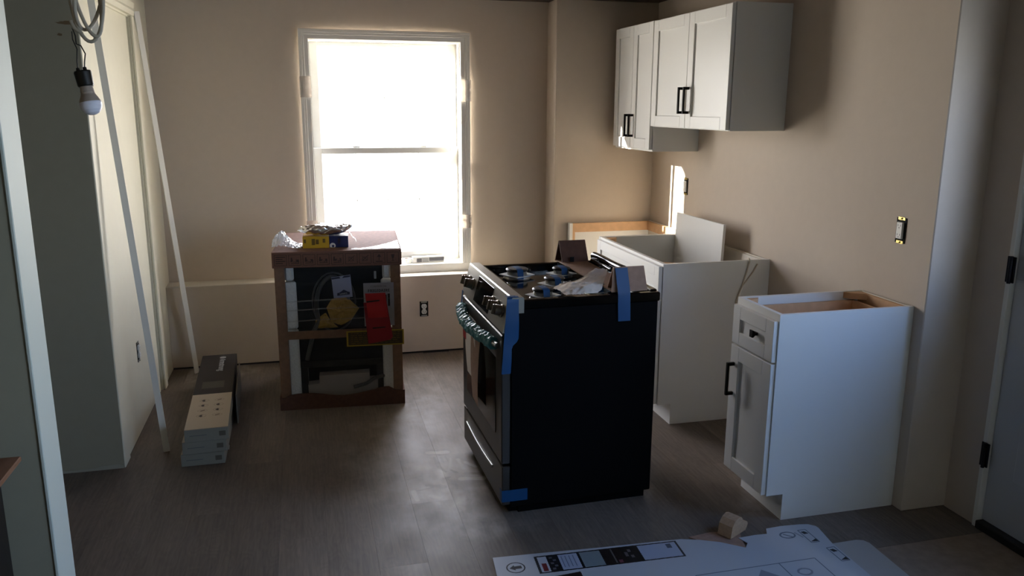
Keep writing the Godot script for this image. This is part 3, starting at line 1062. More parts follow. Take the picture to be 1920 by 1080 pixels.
	print_plate("caution_text", 0.380, 0.678, 0.360, 0.434, 0.0057, textured(label_lines(256, 64, Color(0.22, 0.17, 0.03), Color(0.50, 0.40, 0.06), 6, 3), 0.5), yl, 0.0006)
	b = mb()
	b.sheet(8, 14, func(u: float, v: float): return Vector3(lerpf(0.470, 0.596, u) + 0.025 * (1.0 - v) + 0.012 * (u - 0.5) * (1.0 - v), lerpf(0.365, 0.600, v) + 0.02 * u * (1.0 - v), 0.007 + 0.004 * sin(v * 6.0) + 0.003 * sin(u * 4.0 + v * 5.0)), 0.001, true)
	var rt := obj("red_tag", b, M.red_deep, o)
	b = mb()
	b.sheet(6, 14, func(u: float, v: float): return Vector3(lerpf(0.480, 0.590, u) + 0.012 * (1.0 - v), lerpf(0.515, 0.655, v), 0.015 + 0.005 * sin(v * 7.0) + 0.002 * sin(u * 5.0)), 0.001, true)
	var rt2 := obj("red_tag", b, M.red, o)
	obj("dark_print", mb().prism(PackedVector2Array([Vector2(0.487, 0.603), Vector2(0.557, 0.610), Vector2(0.557, 0.617), Vector2(0.487, 0.612)]), 0.0205, 0.0212), M.ink, rt2)
	obj("dark_print", mb().prism(PackedVector2Array([Vector2(0.502, 0.530), Vector2(0.560, 0.536), Vector2(0.560, 0.543), Vector2(0.502, 0.538)]), 0.0185, 0.0192), M.ink, rt2)
	obj("dark_print", mb().prism(PackedVector2Array([Vector2(0.515, 0.452), Vector2(0.585, 0.456), Vector2(0.585, 0.462), Vector2(0.515, 0.459)]), 0.0145, 0.0150), M.ink, rt)
	# shrink film with tight creases over the front
	b = mb()
	b.sheet(10, 40, func(u: float, v: float): return Vector3(lerpf(0.012, W - 0.012, u), lerpf(0.075, 0.805, v), 0.0005 + 0.0035 * pow(maxf(0.0, sin(v * 46.0 + u * 1.2)), 6.0) - 0.004 * sin(u * PI)), 0.0004)
	obj("shrink_film", b, M.film, o)
	for y in [0.615, 0.566, 0.505]:
		var yy: float = y
		obj("clear_strap", mb().sheet(20, 1, func(u: float, v: float): return Vector3(lerpf(0.06, 0.62, u), yy + 0.008 * v + 0.006 * sin(u * 3.0), 0.004 + 0.002 * sin(u * 14.0)), 0.0006), M.strap, o)


func dish_point(x: float, y: float, z: float) -> Vector3:
	return DO + Basis(Vector3.UP, -DA) * Vector3(x, y, z)


func build_on_dishwasher() -> void:
	# small carton: one half yellow, the other blue
	var o := thing("small_carton", "small yellow and blue printed carton lying on the boxed dishwasher", "carton", dish_point(0.276, 0.893, -0.16), -DA + 0.01)
	obj("body", mb().span(Vector3(-0.122, 0, -0.06), Vector3(0.122, 0.064, 0.06), 0.002), M.box_yellow, o)
	obj("blue_wrap", mb().span(Vector3(0.018, 0.0006, -0.0605), Vector3(0.1228, 0.0646, 0.0606), 0.002), M.navy, o)
	var pts := PackedVector2Array()
	for i in 14:
		var a := TAU * i / 14.0
		pts.append(Vector2(0.038 + 0.016 * cos(a), 0.012 + 0.016 * maxf(sin(a), -0.6)))
	obj("print_mark", mb().prism(pts, 0.0607, 0.0612), M.paper, o)
	pts = PackedVector2Array()
	for i in 10:
		var a := TAU * i / 10.0
		pts.append(Vector2(0.040 + 0.007 * cos(a), 0.010 + 0.007 * sin(a)))
	obj("print_mark", mb().prism(pts, 0.0613, 0.0616), M.navy, o)
	var b: MB
	var olive := mat(Color(0.40, 0.30, 0.08), 0.5)
	for q in [[-0.065, 0.018, 0.018, 0.034], [-0.044, 0.022, 0.016, 0.026], [0.074, 0.020, 0.014, 0.032], [-0.008, 0.030, 0.014, 0.022], [-0.11, 0.03, 0.012, 0.02]]:
		obj("print_block", mb().span(Vector3(q[0] - q[2] / 2, q[1], 0.0601), Vector3(q[0] + q[2] / 2, q[1] + q[3], 0.0606)), olive, o)
	# crumpled silver pouch on the carton
	var nz := noise(1.0, 4, 61)
	o = thing("foil_pouch", "crumpled silver foil pouch lying on the small yellow carton", "pouch", dish_point(0.276, 0.958, -0.17), -DA)
	b = mb()
	b.sheet(44, 30, func(u: float, v: float):
		var q: float = u * TAU
		var s: float = sin(v * PI)
		var pr := cos(v * PI)
		var x := 0.148 * cos(q) * pow(s, 0.5) * (1.0 + 0.08 * sin(q * 2.0))
		var z := 0.080 * sin(q) * pow(s, 0.5)
		var thick: float = 0.027 * (1.0 - 0.72 * pow(absf(x) / 0.16, 3.0))
		var y := 0.030 + pr * thick
		var cr := nz.get_noise_3d(x * 20.0, y * 24.0, z * 24.0) + 0.5 * nz.get_noise_3d(x * 55.0, y * 50.0, z * 50.0)
		y += cr * 0.020 * s + maxf(0.0, x - 0.08) * 0.25
		x += 0.008 * cr * s
		z += 0.012 * cr * s
		return Vector3(x, maxf(y, 0.0015), z), 0.0004, true)
	obj("pouch", b, M.foil, o)
	# clear bag heaped at the left corner
	o = thing("plastic_bag", "clear plastic bag bunched up on the left corner of the boxed dishwasher", "plastic bag", dish_point(0.064, 0.894, -0.17), -DA)
	b = mb()
	b.sheet(26, 20, func(u: float, v: float):
		var x := lerpf(-0.075, 0.080, u)
		var z := lerpf(0.075, -0.10, v)
		var r: float = pow(absf(u - 0.30) * 2.2, 1.6) + pow(absf(v - 0.5) * 1.9, 2.0)
		var y := 0.085 * exp(-1.5 * r) + 0.02 * nz.get_noise_2d(x * 55.0, z * 55.0) * exp(-0.5 * r)
		return Vector3(x, maxf(y, 0.002), z), 0.0005, true)
	obj("film", b, M.bag, o)
	# loose striped strip hanging off the carton's end
	o = thing("binding_strip", "striped white strip curling from the blue end of the small carton", "strip", dish_point(0.398, 0.893, -0.15), -DA)
	b = mb()
	b.sheet(3, 12, func(u: float, v: float): return Vector3(0.004 + 0.040 * v, 0.069 - 0.045 * v * v + 0.006 * sin(v * 9.0), -0.03 + 0.035 * u + 0.02 * v), 0.001)
	obj("strip", b, M.white_plastic, o)
	b = mb()
	for k in 3:
		var v0 := 0.2 + 0.27 * k
		b.sheet(2, 2, func(u: float, v: float):
			var w: float = v0 + 0.10 * v
			return Vector3(0.004 + 0.040 * w, 0.0702 - 0.045 * w * w + 0.006 * sin(w * 9.0), -0.029 + 0.033 * u + 0.02 * w), 0.0006)
	obj("stripe", b, M.ink, o)
	# a wedge of pale film along the right front edge of the lid
	o = thing("film_sheet", "pale wrinkled film lying along the right front edge of the boxed dishwasher", "film sheet", dish_point(0.5, 0.894, -0.10), -DA)
	b = mb()
	b.sheet(20, 10, func(u: float, v: float):
		var x := lerpf(-0.085, 0.175, u)
		var z := lerpf(0.095, 0.075 - 0.26 * u * u, v)
		return Vector3(x, 0.003 + 0.008 * absf(nz.get_noise_2d(x * 32.0, z * 32.0)), z), 0.0006, true)
	obj("film", b, M.bag, o)


# ---------------------------------------------------------------- range
const RO := Vector3(0.7523, 0, 2.5139)
const RTURN := 0.0206


func range_point(x: float, y: float, z: float) -> Vector3:
	return RO + Basis(Vector3.UP, RTURN) * Vector3(x, y, z)


func build_range() -> void:
	var o := thing("kitchen_range", "black gas range with steel front, blue tape and wrapped handle, standing mid-floor", "range", RO, RTURN)
	var Wd := 0.74
	var b := mb()
	b.span(Vector3(0.012, 0.035, -Wd), Vector3(0.640, 0.880, 0.0), 0.004)
	b.span(Vector3(0.05, 0.0, -Wd + 0.02), Vector3(0.62, 0.036, -0.02))
	obj("body", b, M.enamel, o)
	# cooktop: a raised rim round a shallow tray
	b = mb()
	b.span(Vector3(0.060, 0.878, -0.028), Vector3(0.648, 0.916, 0.003), 0.005)
	b.span(Vector3(0.060, 0.878, -Wd - 0.003), Vector3(0.648, 0.916, -Wd + 0.024), 0.005)
	b.span(Vector3(0.616, 0.878, -Wd + 0.024), Vector3(0.648, 0.922, -0.028), 0.005)
	b.span(Vector3(0.060, 0.878, -Wd + 0.024), Vector3(0.084, 0.916, -0.028), 0.004)
	b.span(Vector3(0.084, 0.878, -Wd + 0.024), Vector3(0.616, 0.886, -0.028))
	obj("cooktop", b, M.black_glass, o)
	# burners with their packing
	for q in [[0.195, -0.565, 0.052], [0.185, -0.138, 0.045], [0.300, -0.335, 0.046], [0.402, -0.540, 0.042], [0.430, -0.160, 0.038]]:
		b = mb()
		b.lathe([Vector2(0.0, 0.886), Vector2(q[2] + 0.012, 0.886), Vector2(q[2] + 0.008, 0.894), Vector2(q[2] - 0.006, 0.897), Vector2(q[2] - 0.006, 0.917), Vector2(q[2] - 0.012, 0.919), Vector2(0, 0.919)], 28, Transform3D(Basis(), Vector3(q[0], 0, q[1])))
		var bn := obj("burner", b, M.steel, o)
		b = mb()
		b.lathe([Vector2(q[2] - 0.002, 0.919), Vector2(q[2], 0.925), Vector2(q[2] - 0.006, 0.930), Vector2(0, 0.931)], 28, Transform3D(Basis(), Vector3(q[0], 0, q[1])))
		obj("burner_cap", b, M.iron, bn)
		b = mb()
		var c := Vector3(q[0], 0, q[1])
		var r: float = q[2]
		b.sheet(8, 3, func(u: float, v: float):
			var s: float = (u - 0.5) * 2.0
			var y := 0.9325
			var xx := s * (r + 0.004)
			if absf(s) > 0.72:
				xx = signf(s) * (r + 0.002 + (absf(s) - 0.72) * 0.03)
				y = lerpf(0.9325, 0.888, (absf(s) - 0.72) / 0.28)
			return c + Vector3(lerpf(-0.014, 0.014, v), y, 0.0) + Vector3(0.0, 0.0, xx), 0.0008)
		obj("burner_tape", b, M.tape, bn)
		b = mb()
		var pts := PackedVector2Array()
		for i in 8:
			var a := TAU * i / 8.0 + 0.3
			var rr := r + (0.030 if i % 2 == 0 else 0.010)
			pts.append(Vector2(cos(a), sin(a)) * rr)
		b.prism(pts, 0.0, 0.004, Transform3D(Basis(Vector3(1, 0, 0), Vector3(0, 0, 1), Vector3(0, 1, 0)), Vector3(q[0], 0.897, q[1])))
		obj("packing_collar", b, M.foam, bn)
	# slanted control panel
	b = mb()
	var prof := PackedVector2Array([Vector2(-0.026, 0.788), Vector2(0.012, 0.925), Vector2(0.016, 0.929), Vector2(0.058, 0.929), Vector2(0.062, 0.925), Vector2(0.062, 0.865), Vector2(0.012, 0.865), Vector2(0.012, 0.788)])
	b.prism(prof, -Wd - 0.006, 0.006)
	obj("control_panel", b, M.steel, o)
	var slant := Vector3(0.038, 0.137, 0).normalized()
	var face := Transform3D(Basis(Vector3(0, 0, 1), slant, Vector3(0, 0, 1).cross(slant)), Vector3(-0.026, 0.788, 0))
	b = mb()
	b.t = face
	b.span(Vector3(-0.520, 0.014, 0.0), Vector3(-0.255, 0.128, 0.0025), 0.001)
	obj("display", b, M.black_glass, o)
	for kz in [0.075, 0.150, 0.225, 0.590, 0.665]:
		b = mb()
		b.t = face * Transform3D(Basis(Vector3(1, 0, 0), Vector3(0, 0, 1), Vector3(0, -1, 0)), Vector3(-kz, 0.073, 0.0))
		b.lathe([Vector2(0.027, 0.0), Vector2(0.027, 0.006), Vector2(0.0225, 0.008), Vector2(0.0215, 0.030), Vector2(0.019, 0.033), Vector2(0, 0.033)], 24)
		b.span(Vector3(-0.006, 0.030, -0.020), Vector3(0.006, 0.043, 0.020), 0.002)
		obj("knob", b, M.knob, o)
	# oven door, window, handle
	b = mb()
	b.span(Vector3(-0.026, 0.228, -Wd + 0.004), Vector3(0.012, 0.776, -0.004), 0.004)
	var door := obj("oven_door", b, M.steel_dark, o)
	obj("door_window", mb().span(Vector3(-0.0285, 0.33, -Wd + 0.10), Vector3(-0.0255, 0.66, -0.10), 0.001), M.black_glass, door)
	var path := PackedVector3Array()
	for i in 25:
		var u := float(i) / 24
		path.append(Vector3(-0.036 - 0.040 * sin(u * PI), 0.728, lerpf(-Wd + 0.035, -0.035, u)))
	obj("door_handle", mb().tube(path, 0.011, 12), M.steel, door)
	path = PackedVector3Array()
	for i in 61:
		var u := float(i) / 60
		path.append(Vector3(-0.038 - 0.040 * sin(lerpf(0.02, 0.98, u) * PI), 0.726 + 0.003 * sin(u * 31.0), lerpf(-Wd + 0.045, -0.075, u)))
	obj("handle_wrap", mb().tube(path, 0.0255, 14, false, 0.17), M.teal, door)
	# papers hanging inside the handle, and the red tag
	b = mb()
	b.sheet(6, 10, func(u: float, v: float): return Vector3(-0.034 - 0.010 * sin(v * 2.6), lerpf(0.44, 0.73, v), lerpf(-0.60, -0.40, u)), 0.001)
	obj("manual_sheet", b, M.paper, door)
	b = mb()
	b.sheet(6, 10, func(u: float, v: float): return Vector3(-0.040 - 0.008 * sin(v * 3.0 + u), lerpf(0.360, 0.72, v), lerpf(-0.47, -0.335, u)), 0.001)
	obj("manual_sheet", b, M.card_grey, door)
	obj("red_sticker", mb().sheet(3, 5, func(u: float, v: float): return Vector3(-0.045 - 0.003 * v, lerpf(0.60, 0.71, v), lerpf(-0.64, -0.58, u)), 0.001), M.red, door)
	# drawer
	b = mb()
	b.span(Vector3(-0.024, 0.045, -Wd + 0.004), Vector3(0.012, 0.217, -0.004), 0.004)
	var dr := obj("drawer", b, M.steel_dark, o)
	path = PackedVector3Array()
	for i in 21:
		var u := float(i) / 20
		path.append(Vector3(-0.027, 0.158 - 0.012 * sin(u * PI), lerpf(-Wd + 0.08, -0.15, u)))
	obj("drawer_handle", mb().tube(path, 0.006, 8), M.steel, dr)
	obj("toe_plate", mb().span(Vector3(0.012, 0.003, -Wd + 0.03), Vector3(0.05, 0.045, -0.03)), M.enamel, o)
	for q in [Vector2(0.07, -0.05), Vector2(0.07, -Wd + 0.05), Vector2(0.59, -0.05), Vector2(0.59, -Wd + 0.05)]:
		obj("foot", mb().lathe([Vector2(0, 0), Vector2(0.018, 0), Vector2(0.018, 0.012), Vector2(0.008, 0.014), Vector2(0.008, 0.036)], 12, Transform3D(Basis(), Vector3(q.x, 0, q.y))), M.black_plastic, o)
	# blue tape: over the near front corner, over the drawer edge, at the far end
	b = mb()
	b.sheet(2, 24, func(u: float, v: float):
		if v < 0.10:
			return Vector3(lerpf(-0.006, 0.042, u), 0.9305 - 0.001 * u, lerpf(-0.030, 0.0090, v / 0.10))
		var y: float = lerpf(0.929, 0.620, (v - 0.10) / 0.90)
		var xa := lerpf(-0.008, -0.030, (0.929 - y) / 0.309)
		var xb: float = 0.040 if y > 0.755 else lerpf(0.040, 0.012, minf(1.0, (0.755 - y) / 0.025))
		if y < 0.73:
			xb = lerpf(0.012, 0.008, (0.73 - y) / 0.11)
		return Vector3(lerpf(xa, xb, u), y, 0.0085 + 0.002 * sin(y * 40.0) * (0.3 + u)), 0.0008)
	obj("blue_tape", b, M.tape, o)
	b = mb()
	b.span(Vector3(-0.026, 0.063, 0.0002), Vector3(0.084, 0.114, 0.0014))
	b.span(Vector3(-0.0262, 0.063, -0.030), Vector3(-0.0248, 0.114, 0.001))
	obj("blue_tape", b, M.tape, o)
	b = mb()
	b.sheet(2, 10, func(u: float, v: float): return Vector3(-0.030 - 0.005 * sin(v * 4.0), lerpf(0.63, 0.80, v), -Wd - 0.006 + 0.030 * u), 0.0008)
	obj("blue_tape", b, M.tape, o)


func build_on_range() -> void:
	# folded cardboard packing across the back of the cooktop
	var o := thing("cardboard_packing", "folded brown cardboard packing with upturned ends lying across the back of the range", "packing", range_point(0, 0.916, 0), RTURN)
	var b := mb()
	b.sheet(2, 10, func(u: float, v: float): return Vector3(lerpf(0.440, 0.574, u), 0.009 + 0.001 * sin(v * 9.0), lerpf(-0.735, -0.012, v)), 0.004)
	obj("base_flap", b, M.card, o)
	for e in [[-0.012, -1.0], [-0.735, 1.0]]:
		var z: float = e[0]
		var s: float = e[1]
		b = mb()
		b.sheet(2, 2, func(u: float, v: float): return Vector3(lerpf(0.436, 0.594, u) + 0.012 * v * (1.0 - 2.0 * u), 0.007 + 0.100 * v, z + s * 0.018 * v), 0.004)
		b.sheet(2, 2, func(u: float, v: float): return Vector3(lerpf(0.436, 0.594, u) + 0.012 * (1.0 - 2.0 * u), 0.008 + 0.098 * v, z + s * (0.075 - 0.055 * v)), 0.004)
		var m: Material = M.card_grey if s < 0.0 else M.card_dark
		obj("end_flap", b, m, o)
	b = mb()
	b.span(Vector3(0.487, 0.010, -0.6585), Vector3(0.507, 0.036, -0.6560))
	obj("cut_slot", b, M.hole, o)
	# blue tape from the near flap down the side of the range
	o = thing("blue_tape", "strip of blue painter's tape running from the cardboard flap down the range's side", "tape", range_point(0, 0.916, 0), RTURN)
	b = mb()
	b.sheet(2, 12, func(u: float, v: float):
		var y := lerpf(-0.112, 0.104, v)
		var z := 0.0045
		if y > 0.004:
			z = lerpf(0.0045, -0.0265, (y - 0.004) / 0.1) + 0.001
		return Vector3(lerpf(0.462, 0.516, u) - 0.008 * v, y, z + 0.0008), 0.0008)
	obj("strip", b, M.tape, o)
	# crumpled packing paper
	var nz := noise(1.0, 3, 71)
	o = thing("packing_paper", "crumpled white packing paper lying over the near burners of the range", "packing paper", range_point(0.36, 0.918, -0.17), RTURN)
	b = mb()
	var rows := [
		[Vector3(0.236, 0.006, 0.006), Vector3(0.275, 0.008, 0.004), Vector3(0.320, 0.008, 0.000), Vector3(0.372, 0.008, -0.004)],
		[Vector3(0.230, 0.012, -0.050), Vector3(0.278, 0.022, -0.045), Vector3(0.340, 0.030, -0.040), Vector3(0.398, 0.014, -0.024)],
		[Vector3(0.226, 0.008, -0.128), Vector3(0.290, 0.030, -0.115), Vector3(0.352, 0.038, -0.085), Vector3(0.418, 0.036, -0.055)],
		[Vector3(0.262, 0.018, -0.150), Vector3(0.310, 0.024, -0.132), Vector3(0.385, 0.052, -0.130), Vector3(0.452, 0.058, -0.110)],
		[Vector3(0.286, 0.022, -0.158), Vector3(0.340, 0.036, -0.130), Vector3(0.425, 0.072, -0.172), Vector3(0.472, 0.070, -0.152)]]
	b.sheet(24, 24, func(u: float, v: float):
		var fi := minf(v * 4.0, 3.999)
		var fj := minf(u * 3.0, 2.999)
		var i := int(fi)
		var j := int(fj)
		var ca: Vector3 = (rows[i][j] as Vector3).lerp(rows[i][j + 1], fj - j)
		var cb: Vector3 = (rows[i + 1][j] as Vector3).lerp(rows[i + 1][j + 1], fj - j)
		var q: Vector3 = ca.lerp(cb, fi - i)
		return Vector3(q.x - 0.36, q.y + 0.010 * absf(nz.get_noise_2d(q.x * 26.0, q.z * 26.0)), q.z + 0.17), 0.0008)
	obj("paper", b, M.paper, o)
	# burner grates in glossy black wrap
	o = thing("wrapped_grate", "glossy black wrapped grates lying along the far back edge of the range", "wrapped grates", range_point(0.627, 0.9225, -0.50), RTURN)
	b = mb()
	var path := PackedVector3Array()
	for i in 20:
		path.append(Vector3(0.0 + 0.003 * sin(i * 0.35), 0.022, lerpf(-0.20, 0.16, i / 19.0)))
	b.tube(path, 0.0195, 14)
	obj("bundle", b, mat(Color(0.045, 0.045, 0.04), 0.12), o)
	path = PackedVector3Array()
	for i in 14:
		path.append(Vector3(-0.034, 0.011 + 0.001 * sin(i * 0.9), lerpf(-0.14, 0.10, i / 13.0)))
	b = mb()
	b.tube(path, 0.0095, 12)
	obj("bundle", b, mat(Color(0.12, 0.10, 0.07), 0.12), o)


# ---------------------------------------------------------------- cabinets
# a shaker front facing -x; x is the outer face, thickness 0.020
func shaker(x: float, y0: float, y1: float, z0: float, z1: float, stile := 0.062) -> MB:
	var b := mb()
	var xi := x + 0.020
	b.span(Vector3(x, y0, z0), Vector3(xi, y1, z0 + stile), 0.0015)
	b.span(Vector3(x, y0, z1 - stile), Vector3(xi, y1, z1), 0.0015)
	b.span(Vector3(x, y0, z0 + stile), Vector3(xi, y0 + stile, z1 - stile), 0.0015)
	b.span(Vector3(x, y1 - stile, z0 + stile), Vector3(xi, y1, z1 - stile), 0.0015)
	b.span(Vector3(x + 0.009, y0 + stile, z0 + stile), Vector3(x + 0.016, y1 - stile, z1 - stile))
	return b


func bar_handle(x: float, y0: float, y1: float, z: float) -> MB:
	var b := mb()
	b.span(Vector3(x - 0.034, y0, z - 0.0065), Vector3(x - 0.024, y1, z + 0.0065), 0.001)
	b.span(Vector3(x - 0.025, y0, z - 0.0065), Vector3(x + 0.001, y0 + 0.014, z + 0.0065), 0.001)
	b.span(Vector3(x - 0.025, y1 - 0.014, z - 0.0065), Vector3(x + 0.001, y1, z + 0.0065), 0.001)
	return b


# carcass of a base cabinet that faces -x, open on top; local x runs 0..0.61 to the wall, z 0..-w away from the camera
func base_carcass(o: Node3D, w: float, doors: bool) -> void:
	var H := 0.876
	var side := PackedVector2Array([Vector2(0.0, 0.115), Vector2(0.075, 0.115), Vector2(0.075, 0), Vector2(0.609, 0), Vector2(0.609, H), Vector2(0.0, H)])
	obj("side_panel", mb().prism(side, -0.016, 0.0), M.cab, o)
	obj("side_panel", mb().prism(side, -w, -w + 0.016), M.cab, o)
	obj("back_panel", mb().span(Vector3(0.590, 0.10, -w + 0.016), Vector3(0.602, H, -0.016)), M.cab_in, o)
	obj("bottom_panel", mb().span(Vector3(0.019, 0.115, -w + 0.016), Vector3(0.590, 0.131, -0.016)), M.cab_in, o)
	obj("toe_kick", mb().span(Vector3(0.075, 0.0, -w + 0.016), Vector3(0.089, 0.115, -0.016)), M.cab, o)
	if doors:
		var b := mb()
		b.span(Vector3(0.0, 0.131, -0.054), Vector3(0.019, H - 0.038, -0.016))
		b.span(Vector3(0.0, 0.131, -w + 0.016), Vector3(0.019, H - 0.038, -w + 0.054))
		b.span(Vector3(0.0, H - 0.038, -w + 0.016), Vector3(0.019, H, -0.016))
		b.span(Vector3(0.0, 0.115, -w + 0.016), Vector3(0.019, 0.131, -0.016))
		b.span(Vector3(0.0, 0.655, -w + 0.054), Vector3(0.019, 0.690, -0.054))
		obj("face_frame", b, M.cab, o)


func build_small_base() -> void:
	var w := 0.318
	var o := thing("base_cabinet", "narrow white base cabinet with one drawer and door, nearest the entry door", "cabinet", Vector3(XR - 0.61, 0, 2.818), 0.0, "white base cabinets along the right wall")
	base_carcass(o, w, true)
	var dr := obj("drawer", shaker(-0.0215, 0.682, 0.848, -w + 0.006, -0.006, 0.055), M.cab, o)
	var b := mb()
	b.prism(PackedVector2Array([Vector2(0, -0.006), Vector2(-0.012, -0.006), Vector2(-0.020, -0.014), Vector2(-0.026, -0.014), Vector2(-0.026, 0.016), Vector2(-0.018, 0.014), Vector2(-0.012, 0.006), Vector2(0, 0.006)]), -0.150, -0.128, Transform3D(Basis(), Vector3(-0.012, 0.765, 0)))
	obj("knob", b, M.black_handle, dr)
	var d := obj("door", shaker(-0.0215, 0.118, 0.674, -w + 0.006, -0.006, 0.062), M.cab, o)
	obj("handle", bar_handle(-0.0215, 0.455, 0.600, -w + 0.038), M.black_handle, d)
	# drawer box inside, and raw wood rails
	b = mb()
	b.span(Vector3(0.022, 0.70, -w + 0.030), Vector3(0.54, 0.842, -w + 0.042))
	b.span(Vector3(0.022, 0.70, -0.042), Vector3(0.54, 0.842, -0.030))
	b.span(Vector3(0.528, 0.70, -w + 0.042), Vector3(0.54, 0.842, -0.042))
	b.span(Vector3(0.022, 0.70, -w + 0.042), Vector3(0.528, 0.708, -0.042))
	obj("drawer_box", b, M.pine, o)
	b = mb()
	b.span(Vector3(0.575, 0.800, -w + 0.016), Vector3(0.590, 0.872, -0.016))
	obj("nail_rail", b, M.pine, o)
	b = mb()
	b.prism(PackedVector2Array([Vector2(0.02, -w + 0.017), Vector2(0.085, -w + 0.017), Vector2(0.070, -w + 0.035), Vector2(0.02, -w + 0.055)]), -0.872, -0.845, Transform3D(Basis(Vector3(1, 0, 0), Vector3(0, 0, 1), Vector3(0, -1, 0)), Vector3.ZERO))
	obj("corner_block", b, M.pine, o)
	b = mb()
	b.prism(PackedVector2Array([Vector2(0.575, -w + 0.017), Vector2(0.500, -w + 0.017), Vector2(0.515, -w + 0.040), Vector2(0.575, -w + 0.075)]), -0.874, -0.848, Transform3D(Basis(Vector3(1, 0, 0), Vector3(0, 0, 1), Vector3(0, -1, 0)), Vector3.ZERO))
	obj("corner_block", b, M.pine, o)


func build_sink_base() -> void:
	var z0 := 1.756
	var w := 0.9195
	var o := thing("base_cabinet", "wide white sink base cabinet standing open-topped behind the range", "cabinet", Vector3(XR - 0.61, 0, z0), 0.0, "white base cabinets along the right wall")
	base_carcass(o, w, true)
	obj("false_drawer", shaker(-0.0215, 0.690, 0.862, -w + 0.006, -0.006, 0.055), M.cab, o)
	for k in 2:
		var za := -w + 0.006 + k * (w / 2 - 0.006)
		var zb := za + w / 2 - 0.010
		var d := obj("door", shaker(-0.0215, 0.118, 0.684, za, zb), M.cab, o)
		obj("handle", bar_handle(-0.0215, 0.50, 0.645, zb - 0.032 if k == 0 else za + 0.032), M.black_handle, d)
	var b := mb()
	b.prism(PackedVector2Array([Vector2(0.02, -w + 0.017), Vector2(0.10, -w + 0.017), Vector2(0.085, -w + 0.04), Vector2(0.02, -w + 0.08)]), -0.872, -0.845, Transform3D(Basis(Vector3(1, 0, 0), Vector3(0, 0, 1), Vector3(0, -1, 0)), Vector3.ZERO))
	obj("corner_block", b, M.pine, o)
	b = mb()
	b.prism(PackedVector2Array([Vector2(0.02, -0.017), Vector2(0.10, -0.017), Vector2(0.085, -0.04), Vector2(0.02, -0.08)]), -0.872, -0.845, Transform3D(Basis(Vector3(1, 0, 0), Vector3(0, 0, 1), Vector3(0, -1, 0)), Vector3.ZERO))
	obj("corner_block", b, M.pine, o)
	obj("nail_rail", mb().span(Vector3(0.578, 0.790, -w + 0.016), Vector3(0.590, 0.870, -0.016)), M.cab_in, o)
	# loose panel standing inside
	o = thing("loose_panel", "loose white panel standing upright inside the sink base cabinet", "panel", Vector3(2.235, 0.1315, 1.155), 0.0)
	b = mb()
	b.t = Transform3D(Basis(Vector3.BACK, -0.03).rotated(Vector3.RIGHT, -0.004), Vector3(0, 0, 0))
	b.span(Vector3(-0.008, 0.001, -0.292), Vector3(0.008, 0.888, 0.300), 0.001)
	obj("board", b, M.cab, o)
	# grey cord hung over the cabinet's side
	o = thing("cord", "thin grey cord draped over the near side of the sink base cabinet", "cord", Vector3(2.2, 0, z0), 0.0)
	b = mb()
	b.tube(PackedVector3Array([Vector3(0.060, 0.70, -0.03), Vector3(0.056, 0.80, -0.024), Vector3(0.052, 0.872, -0.021), Vector3(0.049, 0.883, -0.012), Vector3(0.046, 0.8825, -0.002), Vector3(0.043, 0.870, 0.0052), Vector3(0.032, 0.820, 0.0048), Vector3(0.014, 0.755, 0.0048), Vector3(-0.012, 0.685, 0.0048), Vector3(-0.020, 0.655, 0.0048), Vector3(-0.022, 0.60, 0.0048)]), 0.0045, 8)
	b.tube(PackedVector3Array([Vector3(0.092, 0.855, 0.0048), Vector3(0.070, 0.815, 0.0048), Vector3(0.030, 0.765, 0.006), Vector3(0.012, 0.745, 0.008), Vector3(-0.006, 0.700, 0.008), Vector3(-0.016, 0.650, 0.006)]), 0.0040, 8)
	obj("strand", b, M.cord, o)


func build_corner_base() -> void:
	var o := thing("base_cabinet", "open corner base cabinet with bare pine rails, in the back corner under the wall cabinets", "cabinet", Vector3(XR - 0.61, 0, 0.830), 0.0, "white base cabinets along the right wall")
	var w := 0.625
	var H := 0.876
	base_carcass(o, w, false)
	obj("stile", mb().span(Vector3(-0.004, 0.115, -w + 0.001), Vector3(0.019, H + 0.002, -w + 0.040), 0.001), M.cab, o)
	obj("rail", mb().span(Vector3(0.019, H - 0.062, -w + 0.016), Vector3(0.590, H, -w + 0.034), 0.001), M.pine, o)
	obj("rail", mb().span(Vector3(0.572, H - 0.062, -w + 0.034), Vector3(0.590, H, -0.016), 0.001), M.pine, o)
	obj("rail", mb().span(Vector3(0.019, 0.131, -w + 0.016), Vector3(0.040, H - 0.062, -w + 0.030), 0.001), M.pine, o)


